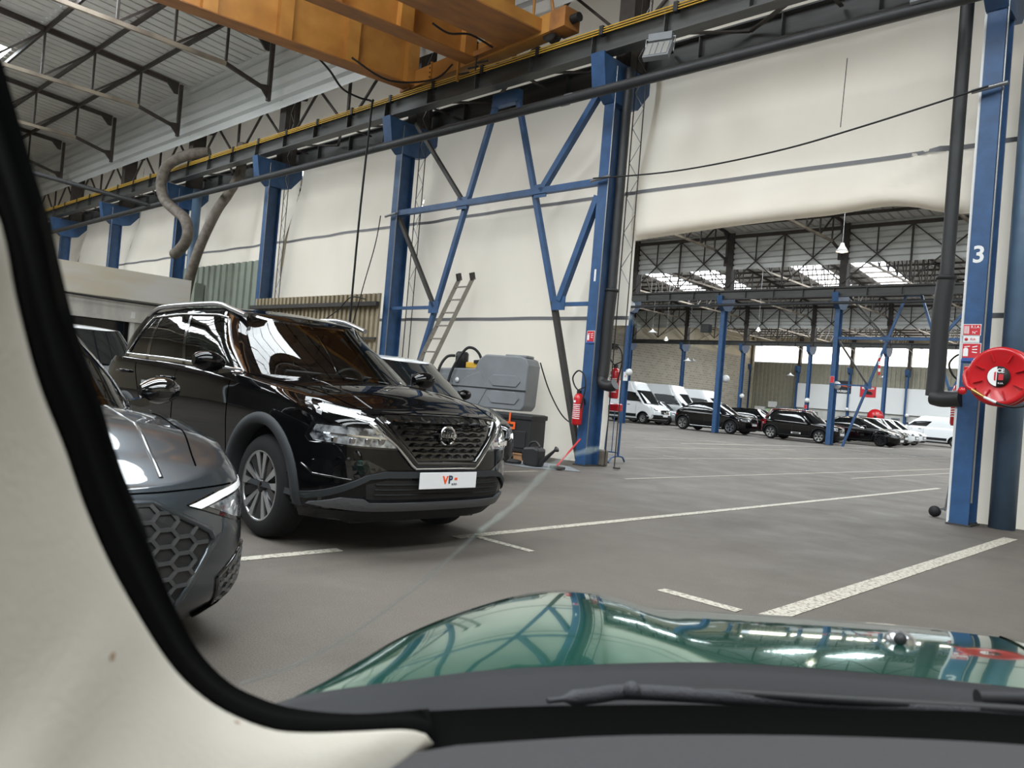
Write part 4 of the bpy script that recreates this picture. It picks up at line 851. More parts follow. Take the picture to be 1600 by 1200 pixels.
    def windows(s):
        sp = s.sp; w = sp['win']; gm = 'fglass' if not s.hi else 'glass'; fp = sp.get('frame', 'glossblack'); nu = 14 if s.hi else 6
        A0, A1 = w['A']; E0 = w['E']
        s.patch('windscreen', gm if s.hi else 'fglass', 0, A0, .0, .97, nu=nu, mirror='join'); s.patch('header', fp if not sp.get('hdr') else sp['paint'], 0, A0, .97, 1.0, nu=nu, nv=1, mirror='join')
        s.patch('rear_window', 'tint' if s.hi else 'fglass', E0, 1, .06, .94, nu=nu); s.patch('rear_frame', sp['paint'], E0, 1, .0, .06, nu=nu, nv=1); s.patch('rear_frame', sp['paint'], E0, 1, .94, 1, nu=nu, nv=1)
        s.patch('windscreen_pillar', sp['paint'], A0, A1, 0, 1, off=.004, nu=4, nv=10); prev = A1
        v0, v1 = w.get('v', (.05, .93))
        for i, (a, b) in enumerate(w['panes']):
            s.patch('pillar', fp if i else fp, prev, a, 0, 1, off=.003, nu=2, nv=8)
            s.patch('side_window', ('glass' if i == 0 else 'tint') if s.hi else 'fglass', a, b, v0, v1, nu=nu)
            s.patch('sill_strip', sp.get('sill', fp), a, b, 0, v0, off=.004, nu=nu, nv=1); s.patch('head_strip', sp['paint'], a, b, v1, 1, nu=nu, nv=2); prev = b
        s.patch('rear_pillar', sp['paint'], prev, E0, 0, 1, off=.002, nu=8, nv=8)
    # project a polygon onto the body
    def ray(s, o, d):
        h = s.bvh.ray_cast(Vector(o), Vector(d)); return h[0]
    def decal(s, name, m, poly, view='front', thick=.008, off=.002, res=.05, parent=None, mirror=False, smooth_=True, bevel=0):
        res_ = []
        for sg in ((1, -1) if mirror else (1,)):
            bm = bmesh.new(); f = bm.faces.new([bm.verts.new((a * (sg if view in ('front', 'top', 'rear') else 1), b, 0)) for a, b in poly])
            bmesh.ops.triangulate(bm, faces=bm.faces[:])
            for _ in range(6):
                e = [e for e in bm.edges if e.calc_length() > res]
                if not e: break
                bmesh.ops.subdivide_edges(bm, edges=e, cuts=1); bmesh.ops.triangulate(bm, faces=bm.faces[:])
            D = {'front': Vector((-1, 0, 0)), 'rear': Vector((1, 0, 0)), 'side': Vector((0, -sg, 0)), 'top': Vector((0, 0, -1))}[view]
            nv = []; last = None
            for v in bm.verts:
                a, b = v.co.x, v.co.y
                o = {'front': (4, a, b), 'rear': (-4, a, b), 'side': (a, 3 * sg, b), 'top': (b, a, 3)}[view]
                p = s.ray(o, D); k_ = 0
                while p is None and k_ < 24 and view in ('front', 'rear'):
                    k_ += 1; a -= math.copysign(.006, a); b += .004 if b < .4 else 0; p = s.ray((o[0], a, b), D)
                nv.append(p)
            good = [p for p in nv if p is not None]
            if not good: bm.free(); continue
            ax = {'front': 0, 'rear': 0, 'side': 1, 'top': 2}[view]; av = sorted(p[ax] for p in good)[len(good) // 2]
            for v, p in zip(bm.verts, nv):
                if p is None: a, b = v.co.x, v.co.y; p = Vector({'front': (av, a, b), 'rear': (av, a, b), 'side': (a, av, b), 'top': (b, a, av)}[view])
                v.co = p - D * (off + thick)
            me = bpy.data.meshes.new(name); bm.to_mesh(me)
            # thicken: extrude towards the body
            bm2 = bm; r = bmesh.ops.extrude_face_region(bm2, geom=bm2.faces[:]); 
            for v in r['geom']:
                if isinstance(v, bmesh.types.BMVert): v.co += D * thick
            bmesh.ops.recalc_face_normals(bm2, faces=bm2.faces); bm2.to_mesh(me); bm2.free()
            me.materials.append(M[m] if isinstance(m, str) else m)
            o = bpy.data.objects.new(name, me); COL.objects.link(o); o.parent = parent or s.root; res_.append(o)
            if bevel: md = o.modifiers.new('b', 'BEVEL'); md.width = bevel; md.segments = 2; md.limit_method = 'ANGLE'; md.angle_limit = .7
        return res_[0] if res_ else None
    def line(s, name, m, pts, view='side', w=.006, lift=.0, parent=None, mirror=True, n=8, r=None):    # thin strip following the body
        for sg in ((1, -1) if mirror else (1,)):
            P = []
            for (a0, b0), (a1, b1) in zip(pts, pts[1:]):
                for k in range(n):
                    t = k / n; P.append((a0 + (a1 - a0) * t, b0 + (b1 - b0) * t))
            P.append(pts[-1]); q = []
            for a, b in P:
                o, D = {'front': ((4, a * sg, b), (-1, 0, 0)), 'side': ((a, 3 * sg, b), (0, -sg, 0)), 'top': ((b, a * sg, 3), (0, 0, -1))}[view]
                p = s.ray(o, D)
                if p: q.append(p - Vector(D) * lift)
            if len(q) > 1: MB().tube(q, w, 6).build(name, m, parent or s.root)
    def arches(s, m, w=.09, lip=.012, a0=-.12):
        R = s.sp['wr'] + s.sp.get('gap', .07); zc = s.sp['wr']
        for xa in (s.sp['wb'] / 2, -s.sp['wb'] / 2):
            for sg in (1, -1):
                rows = []; n = 30; prev = None
                for k in range(n + 1):
                    a = -a0 * -1 + (PI - 2 * a0) * k / n; ring = []
                    for rr, dy in ((R + w, -.004), (R + w - .008, lip), (R + w * .5, lip + .006), (R + .008, lip + .004), (R - .004, -.005), (R - .004, -.10)):
                        x = xa + rr * math.cos(a); z = max(.17, zc + rr * math.sin(a)); rc = max(rr, R + .025)
                        p = s.ray((xa + rc * math.cos(a), 3 * sg, max(.25, zc + rc * math.sin(a))), (0, -sg, 0)); y = abs(p.y) if p else (prev or s.sp['levels'][2][3]); prev = y
                        ring.append((x, sg * (y + dy), z))
                    rows.append(ring)
                MB().grid(rows).build('wheel_arch', m, s.root)
    def wheels(s, style='double', rim='rimalu', rimr=.68, det=True, back='rimdark', nsp=5):
        wr = s.sp['wr']; W = .225; hw = s.sp['levels'][2][3]
        rr = wr * rimr; proto = MB(); pr = [(rr, -W), (rr + .02, -W - .004), (wr - .03, -W + .01), (wr - .008, -W + .035), (wr, -W + .06), (wr, -.06), (wr - .008, -.035), (wr - .03, -.008), (rr + .02, .004), (rr, 0)]
        n = 48 if s.hi else 20
        proto.lathe([(a, h) for a, h in pr], (0, 0, 0), (0, 1, 0), n)
        if s.hi:
            for k in range(4): proto.lathe([(wr + .0005, -W + .07 + k * .028), (wr + .0012, -W + .072 + k * .028)], (0, 0, 0), (0, 1, 0), n)
        first = None
        for xa in (s.sp['wb'] / 2, -s.sp['wb'] / 2):
            for sg in (1, -1):
                y = sg * (hw - .02)
                if first is None:
                    w_ = proto.build('wheel', 'tyre', s.root)
                    b = MB().lathe([(rr + .001, -.0), (rr - .012, .0), (rr - .016, -.012), (rr - .016, -W)], (0, 0, 0), (0, 1, 0), n).build('rim_lip', rim, w_)
                    MB().lathe([(.001, -.1), (rr - .01, -.1), (rr - .01, -.11)], (0, 0, 0), (0, 1, 0), n).build('brake_backing', 'black', w_)
                    m = MB(); d = MB()
                    for k in range(nsp):
                        for e in ((-.23, .23) if style == 'double' else (0,)):
                            a = 2 * PI * k / nsp + PI / 2 + e; a2 = 2 * PI * k / nsp + PI / 2 + e * .6; c, sn = math.cos(a), math.sin(a); tx, tz = -sn, c; c2, s2 = math.cos(a2), math.sin(a2)
                            wi, wo = (.010, .027) if style == 'double' else (.03, .045); ro = rr - .012
                            m.prism([(c2 * .05 - tx * wi, -.03, s2 * .05 - tz * wi), (c2 * .05 + tx * wi, -.03, s2 * .05 + tz * wi), (c * ro + tx * wo, -.012, sn * ro + tz * wo), (c * ro - tx * wo, -.012, sn * ro - tz * wo)], (0, .012, 0))
                        a = 2 * PI * (k + .5) / nsp + PI / 2; c, sn = math.cos(a), math.sin(a); tx, tz = -sn, c
                        d.prism([(c * .04 - tx * .03, -.05, sn * .04 - tz * .03), (c * .04 + tx * .03, -.05, sn * .04 + tz * .03), (c * (rr - .02) + tx * .035, -.03, sn * (rr - .02) + tz * .035), (c * (rr - .02) - tx * .035, -.03, sn * (rr - .02) - tz * .035)], (0, .02, 0))
                    m.build('spokes', rim, w_); d.build('inner_spokes', back, w_)
                    MB().lathe([(.001, 0), (.035, -.002), (.045, -.012), (.05, -.05)], (0, -.005, 0), (0, 1, 0), 20).build('hub_cap', back, w_)
                    first = w_
                    w_.location = (xa, y, wr)
                    if sg < 0: w_.rotation_euler = (0, 0, PI)
                else: dup(first, (xa, y, wr), rz=0 if sg > 0 else PI, parent=s.root)
    def mirror(s, x, z, m=None, sy=.22):
        for sg in (1, -1):
            hw = s.sp['levels'][-1][3]; y = hw + .0; mb = MB(); rows = []
            for k in range(9):
                t = k / 8; r = math.sin(PI * (.06 + .88 * t)) ** .5; row = []
                for j in range(14): a = 2 * PI * j / 14; row.append((x + .02 + .095 * r * math.cos(a) * (1.1 if math.cos(a) > 0 else .6), sg * (y + .05 + sy * t), z + .075 * r * math.sin(a) * (1 + .15 * t) + .01 * t))
                rows.append(row)
            mb.grid(rows, closed=True); mb.add(rows[0], [tuple(range(14))]); mb.add(rows[-1], [tuple(range(14))])
            o = mb.build('door_mirror', m or s.sp['paint'], s.root); MB().bar((x + .02, sg * (y - .06), z - .1), (x + .02, sg * (y + .1), z - .06), .07, .05).build('mirror_foot', 'glossblack', o)
            MB().box(x - .052, x - .045, min(sg * (y + .08), sg * (y + sy)), max(sg * (y + .08), sg * (y + sy)), z - .05, z + .06).build('mirror_glass', 'satin', o)

def basic_car(spec, name, label, loc, rz=0, rim='rimalu', style='double', group=None, tail=True, plate=True, light=None, trim='cladblack', nsp=5, handle='paint', mir=None):
    c = Car(spec, name, label, 'car', loc, rz, group); L = spec['levels']; zt = L[-1][0]; hw = L[2][3]
    c.arches(spec.get('archm', 'cladblack'), .05, .008); c.wheels(style, rim, nsp=nsp); bx = spec['win']['panes'][0]
    c.mirror(spec['mirx'], interp(spec['belt'], spec['mirx']) + .09, mir)
    c.decal('headlamp', 'lens', [(hw * .45, zt - .16), (hw * .55, zt - .04), (hw * .97, zt - .01), (hw * .97, zt - .12), (hw * .7, zt - .17)] if not light else light, mirror=True, res=.12)
    c.decal('grille', 'glossblack', [(-hw * .42, zt - .18), (-hw * .36, zt - .4), (hw * .36, zt - .4), (hw * .42, zt - .18)], res=.12)
    c.decal('lower_grille', 'cladblack', [(-hw * .7, .24), (-hw * .55, .36), (hw * .55, .36), (hw * .7, .24)], res=.15)
    if plate: c.decal('number_plate', 'plate', [(-.26, zt - .36), (-.26, zt - .25), (.26, zt - .25), (.26, zt - .36)], off=.012, res=.2)
    if tail: c.decal('tail_lamp', 'taillight', [(spec['levels'][4][2] + .03, zt + .02), (spec['levels'][4][2] + .05, zt - .12), (spec['levels'][4][2] + .32, zt - .06), (spec['levels'][4][2] + .3, zt + .02)], view='side', mirror=True, res=.1)
    wb = spec['wb'] / 2; R = spec['wr'] + .07
    for x in (wb - R - .12, -.12): c.line('door_seam', 'black', [(x, .36), (x + .02, interp(spec['belt'], x) - .03)], w=.006)
    c.line('sill_trim', trim, [(-wb + R + .05, .29), (wb - R - .05, .29)], w=.03, lift=0, n=10)
    for x in (.0 - .32, -1.2 + .1):
        zz = interp(spec['belt'], x) - .11; c.line('door_handle', spec['paint'], [(x, zz), (x + .2, zz)], w=.014, lift=.02, n=3)
    return c
def levels(L, xf, xr, hw, z0, zt, nf=3.2, nr=3.6):
    h = zt - z0
    return [(z0, xf - .16, xr + .12, hw - .07, nf, nr), (z0 + .18 * h, xf - .02, xr + .02, hw - .015, nf, nr), (z0 + .4 * h, xf, xr, hw, nf, nr), (z0 + .62 * h, xf - .005, xr, hw, nf, nr), (z0 + .8 * h, xf - .03, xr + .03, hw - .005, nf, nr), (z0 + .92 * h, xf - .07, xr + .06, hw - .02, nf, nr), (zt, xf - .13, xr + .1, hw - .05, nf, nr)]
def hatch(paint_, L=4.2, H=1.47, hw=.88, wb=2.55, fo=.85, wr=.32, belt=.95, hood=.74, hoodlen=.95, rake=.75, rear=.45, roofpaint=None, archm='cladblack', sill='glossblack', arch=.0):
    xf = wb / 2 + fo; xr = xf - L; cx = xf - hoodlen; rx = xr + .16; rt = cx - rake
    sp = dict(paint=paint_, wb=wb, wr=wr, lf=.85, lr=.7, gap=.06, levels=levels(L, xf, xr, hw, .2, hood), belt=[(xr, belt + .03), (0, belt), (cx - .3, belt - .02), (cx + .1, belt - .06), (xf - .25, hood + .03), (xf, hood)], crown=[(xr, .02), (0, .03), (cx, .06), (xf - .3, .05), (xf - .1, 0)],
              glass=[(cx, rx, hw - .07, 2.6, 3.2, .75, .4), (rt, xr + rear, hw - .27, 3.0, 3.4, .45, .5)], roof=[(xr + rear - .1, H - .07), (xr + rear + .7, H - .01), (-.1, H), (rt - .1, H - .025), (rt, H - .05)], roofcrown=[(xr, .03), (0, .035), (rt, .02)],
              win=dict(A=(.2, .235), panes=[((.25, .27), (.455, .44)), ((.47, .455), (.66, .64)), ((.68, .66), (.745, .72))], E=.83), mirx=cx - .62, archm=archm, sill=sill)
    if roofpaint: sp['roofpaint'] = roofpaint
    return sp
# ---------------------------------------------------------------- the black crossover
def crossover():
    sp = dict(paint='paintblack', wb=2.705, wr=.372, lf=.95, lr=.8, gap=.075,
        levels=[(.23, 2.2, -2.2, .84, 3.4, 4), (.34, 2.30, -2.28, .90, 3.4, 4), (.46, 2.335, -2.31, .915, 3.5, 4), (.60, 2.34, -2.31, .92, 3.5, 4), (.74, 2.325, -2.31, .922, 3.5, 4), (.86, 2.30, -2.29, .918, 3.5, 4), (.93, 2.27, -2.26, .905, 3.4, 4), (.975, 2.21, -2.22, .88, 3.2, 4)],
        belt=[(-2.3, 1.24), (-.8, 1.21), (.3, 1.18), (.9, 1.15), (1.4, 1.10), (1.8, 1.05), (2.1, .99), (2.3, .965)], crown=[(-2.3, .01), (.2, .03), (1.0, .06), (1.7, .07), (2.05, .05), (2.2, .01)],
        glass=[(1.28, -2.12, .80, 2.3, 3.0, .85, .45), (.42, -2.08, .60, 2.6, 3.4, .5, .4)],
        roof=[(-2.1, 1.62), (-1.7, 1.69), (-.8, 1.73), (-.1, 1.72), (.22, 1.68), (.42, 1.63)], roofcrown=[(-2, .02), (0, .03), (.42, .015)],
        win=dict(A=(.20, .232), panes=[((.245, .275), (.44, .445)), ((.452, .457), (.60, .61)), ((.615, .622), (.70, .67))], E=.86, v=(.07, .87)), mirx=.78, sill='chrome', frame='glossblack')
    c = Car(sp, 'car', 'large black crossover car with chrome grille outline, parked facing right', 'car', (-6.52, 3.80, 0), math.radians(-1), None, hi=True); r = c.root
    c.arches('clad', .085, .014); c.wheels('double', 'rimalu', .68)
    # chrome frame of the side glass
    for sg in (1, -1):
        pts = [c.G(.238 + (.268 - .238) * k / 8, .02 + .86 * k / 8) for k in range(9)] + [c.G(.27 + (.66 - .27) * k / 20, .88) for k in range(1, 21)] + [c.G(.66 + (.705 - .66) * k / 8, .88 - .81 * k / 8) for k in range(1, 9)] + [c.G(.705 - (.705 - .24) * k / 24, .07 - .02 * (k / 24)) for k in range(1, 25)]
        MB().tube([(p.x, sg * (p.y + .012), p.z) for p in pts], .009, 6).build('chrome_window_line', 'chrome', r)
        # roof rails
        pts = [(-1.75, .60, 1.66), (-1.6, .61, 1.715), (-1.3, .62, 1.748), (-.4, .62, 1.758), (-.1, .62, 1.745), (.1, .62, 1.705), (.33, .60, 1.65)]
        MB().tube([(x, sg * y, z) for x, y, z in spline(pts, 6)], .023, 10).build('roof_rail', 'satin', r)
        # mirrors handled below; door handles
        for x in (-.42, -1.42):
            z = interp(sp['belt'], x) - .13; p = c.ray((x, 3 * sg, z), (0, -sg, 0)); y = p.y
            MB().tube([(x - .12, y - sg * .0, z), (x - .1, y + sg * .035, z), (x + .1, y + sg * .035, z + .004), (x + .12, y, z)], .014, 8).build('door_handle', 'paintblack', r)
    c.mirror(.68, 1.23, 'paintblack', .24)
    # seams
    c.line('door_seam', 'seam', [(.86, .42), (.80, .8), (.78, 1.11)], w=.004); c.line('door_seam', 'seam', [(-.22, .42), (-.24, 1.15)], w=.004); c.line('door_seam', 'seam', [(-.98, .85), (-1.2, 1.18)], w=.004)
    c.line('bonnet_seam', 'seam', [(.80, .9), (.74, 1.5), (.66, 1.9), (.60, 2.12)], view='top', w=.004, n=10); c.line('bonnet_seam', 'seam', [(-.6, .955), (-.2, .985), (.2, .985), (.6, .955)], view='front', w=.004, mirror=False)
    c.line('sill_trim', 'clad', [(-.88, .32), (.88, .32)], w=.05, n=12); c.line('bonnet_crease', 'paintblack', [(.42, 1.1), (.5, 1.6), (.5, 2.1)], view='top', w=.008, lift=-.003, n=10)
    # grille
    g = c.decal('grille', 'glossblack', [(-.50, .945), (-.27, .635), (.27, .635), (.50, .945), (.46, .965), (-.46, .965)], thick=.006, res=.07)
    for k in range(7):
        z = .925 - k * .038; hwz = .43 - k * .029
        rows = []; n = 30
        for i in range(n + 1):
            y = -hwz + 2 * hwz * i / n; p = c.ray((4, y, z), (-1, 0, 0)); x = p.x + .012; t = .012 + .005 * math.sin(i * 2 * PI / 5 + k * PI)
            rows.append([(x - .01, y, z - t), (x + .02, y, z - t * .6), (x + .028, y, z), (x + .02, y, z + t * .6), (x - .01, y, z + t)])
        MB().grid(rows, smooth=False).build('grille_bar', 'glossblack', g)
    # chrome V
    for nm, m, w, pts, off in (('chrome_v', 'chrome', .011, [(.60, .90), (.55, .86), (.42, .76), (.305, .635), (.27, .61)], .012), ('gloss_v', 'glossblack', .03, [(.55, .93), (.47, .84), (.37, .74), (.27, .64)], .004)):
        q = []
        for sg in (-1, 1):
            s_ = []
            for (a, b), (a2, b2) in zip(pts, pts[1:]):
                for k in range(5): t = k / 5; y, z = a + (a2 - a) * t, b + (b2 - b) * t; p = c.ray((4, sg * y, z), (-1, 0, 0)); s_.append(Vector((p.x + off, sg * y, z)))
            y, z = pts[-1]; p = c.ray((4, sg * y, z), (-1, 0, 0)); s_.append(Vector((p.x + off, sg * y, z)))
            q += s_ if sg < 0 else s_[::-1]
        MB().tube(q, w, 8).build(nm, m, r)
    c.decal('chrome_wing', 'chrome', [(.50, .955), (.60, .90), (.56, .83), (.53, .84), (.55, .89), (.47, .945)], mirror=True, thick=.01, res=.05)
    # badge with wordmark
    p = c.ray((4, 0, .84), (-1, 0, 0)); bx = p.x + .035
    b = MB().lathe([(.058, 0), (.066, .006), (.074, 0), (.066, -.004), (.058, 0)], (bx, 0, .84), (1, 0, 0), 36).build('badge', 'chrome', r)
    MB().lathe([(.001, -.012), (.06, -.012), (.06, -.02)], (bx, 0, .84), (1, 0, 0), 32).build('badge_disc', 'glossblack', b)
    MB().box(bx - .008, bx + .004, -.085, .085, .826, .854).build('badge_bar', 'glossblack', b); text('NISSAN', .036, 'chrome', b, frame((bx + .006, 0, .84), (0, 1, 0), (0, 0, 1)), 'badge_lettering', .002, bold=.001, spacing=1.25)
    # lamps
    for sg in (-1, 1):
        pass
    lamp = [(.40, .745), (.47, .85), (.60, .868), (.855, .872), (.875, .80), (.865, .765), (.70, .752)]
    for sg in (1, -1):
        h = c.decal('headlamp', 'glossblack', [(sg * (a * 1.0 + (.012 if a > .6 else -.012)), b + (.012 if b > .8 else -.012)) for a, b in lamp], thick=.004, res=.04)
        c.decal('headlamp_lens', 'lens', [(sg * a, b) for a, b in lamp], thick=.004, off=.006, res=.04, parent=h)
        c.decal('lamp_divider', 'chrome', [(sg * a, b) for a, b in ((.46, .80), (.46, .812), (.86, .828), (.86, .816))], thick=.004, off=.011, res=.04, parent=h)
        for k in range(4): 
            y = .53 + .085 * k; p = c.ray((4, sg * y, .785), (-1, 0, 0))
            MB().box(p.x - .01, p.x + .016, sg * y - .026, sg * y + .026, .765, .80).build('led_unit', 'chrome', h, bevel=.004)
        d = c.decal('running_light', 'glossblack', [(sg * a, b) for a, b in ((.43, .905), (.56, .955), (.80, 1.012), (.875, 1.03), (.885, .985), (.80, .95), (.60, .905))], thick=.004, res=.04)
        c.decal('light_strip', 'drl', [(sg * a, b) for a, b in ((.47, .912), (.60, .945), (.80, .985), (.83, .972), (.78, .952), (.60, .918))], thick=.004, off=.006, res=.04, parent=d)
        c.decal('bumper_vent', 'glossblack', [(sg * a, b) for a, b in ((.45, .58), (.62, .66), (.86, .64), (.89, .60), (.86, .54), (.72, .52))], thick=-.02, off=.004, res=.05)
        c.line('vent_crease', 'glossblack', [(sg * .89, .60), (sg * .86, .545), (sg * .70, .525)], view='front', w=.008, mirror=False)
    # lower bumper
    c.decal('lower_grille', 'black', [(-.60, .40), (-.62, .50), (-.5, .53), (.5, .53), (.62, .50), (.60, .40)], thick=.004, res=.07)
    for z in (.43, .465, .50): c.line('lower_grille_bar', 'cladblack', [(-.56, z), (.56, z)], view='front', w=.007, lift=.01, mirror=False, n=14)
    c.decal('bumper_frame', 'clad', [(-.97, .36), (-.62, .56), (-.5, .59), (.5, .59), (.62, .56), (.97, .36), (.86, .37), (.60, .535), (.48, .548), (-.48, .548), (-.60, .535), (-.86, .37)], thick=.02, res=.05)
    c.decal('skid_plate', 'skid', [(-.88, .335), (-.74, .405), (-.62, .40), (-.58, .375), (.58, .375), (.62, .40), (.74, .405), (.88, .335), (.62, .315), (-.62, .315)], thick=.03, res=.05, bevel=.006)
    c.decal('lower_valance', 'cladblack', [(-.9, .24), (-.9, .31), (.9, .31), (.9, .24)], thick=.01, res=.1)
    for y, z in ((-.72, .66), (.72, .66), (-.3, .57), (.3, .57)):
        p = c.ray((4, y, z), (-1, 0, 0)); MB().lathe([(.0001, .006), (.012, .006), (.014, 0)], (p.x, y, z), (1, 0, 0), 12).build('parking_sensor', 'black', r)
    # plate with dealer logo
    p = c.ray((4, 0, .53), (-1, 0, 0)); x = p.x + .05
    pl = MB().box(x - .01, x, -.262, .262, .475, .59).build('number_plate', 'plate', r, bevel=.003); MB().box(x - .06, x - .01, -.22, .22, .48, .58).build('plate_holder', 'black', pl)
    fr = lambda y, z: frame((x + .001, y, z), (0, 1, 0), (0, 0, 1))
    text('V', .075, 'logoorange', pl, fr(-.035, .533), 'plate_lettering', .001, bold=.003); text('P', .075, 'logoblue', pl, fr(.012, .536), 'plate_lettering', .001, bold=.003); text('auto', .028, 'logoblue', pl, fr(.05, .508), 'plate_lettering', .001)
    MB().box(x, x + .002, .05, .075, .535, .552).build('logo_mark', 'logoorange', pl)
    # front number: cabin
    MB().prism([(1.25, -.72, 1.08), (.95, -.72, 1.17), (.6, -.72, 1.16), (.45, -.72, .95), (.9, -.72, .7)], (0, 1.44, 0)).build('dashboard', 'cladblack', r, bevel=.02)
    st = MB().lathe([(.175, -.012), (.19, 0), (.175, .012), (.165, 0), (.175, -.012)], (.42, .37, 1.12), (-.9, 0, .43), 28).build('steering_wheel', 'black', r); MB().bar((.42, .2, 1.12), (.42, .54, 1.12), .04, .02).build('spoke', 'black', st); MB().bar((.42, .37, 1.12), (.6, .37, 1.05), .05).build('column', 'black', st)
    for y in (-.37, .37):
        b = MB().prism([(-.05, y - .24, .68), (-.28, y - .24, 1.28), (-.40, y - .24, 1.28), (-.26, y - .24, .62), (.25, y - .24, .55), (.28, y - .24, .68)], (0, .48, 0)).build('seat', 'seat', r, bevel=.04); MB().box(-.40, -.30, y - .13, y + .13, 1.31, 1.5).build('headrest', 'seat', b, bevel=.04)
    b = MB().box(-1.3, -1.15, -.6, .6, .7, 1.25).build('rear_seat', 'seat', r, bevel=.04)
    for y in (-.4, .4): MB().box(-1.32, -1.22, y - .12, y + .12, 1.27, 1.42).build('headrest', 'seat', b, bevel=.03)
    MB().bar((.32, -.1, 1.5), (.32, .1, 1.5), .03, .06).build('rear_view_mirror', 'black', r); MB().box(-1.9, .25, -.5, .5, 1.6, 1.61).build('headliner', 'cladblack', r)
    for y0, y1 in ((-.7, -.05), (.0, .62)):
        MB().tube([tuple(c.G(0, .0) + Vector((-.03, y0, .035))), tuple(Vector((1.13 - .28 * abs(y1) - .06, y1, 1.205)))], .011, 6).build('wiper', 'black', r)
    return c
NIS = crossover()

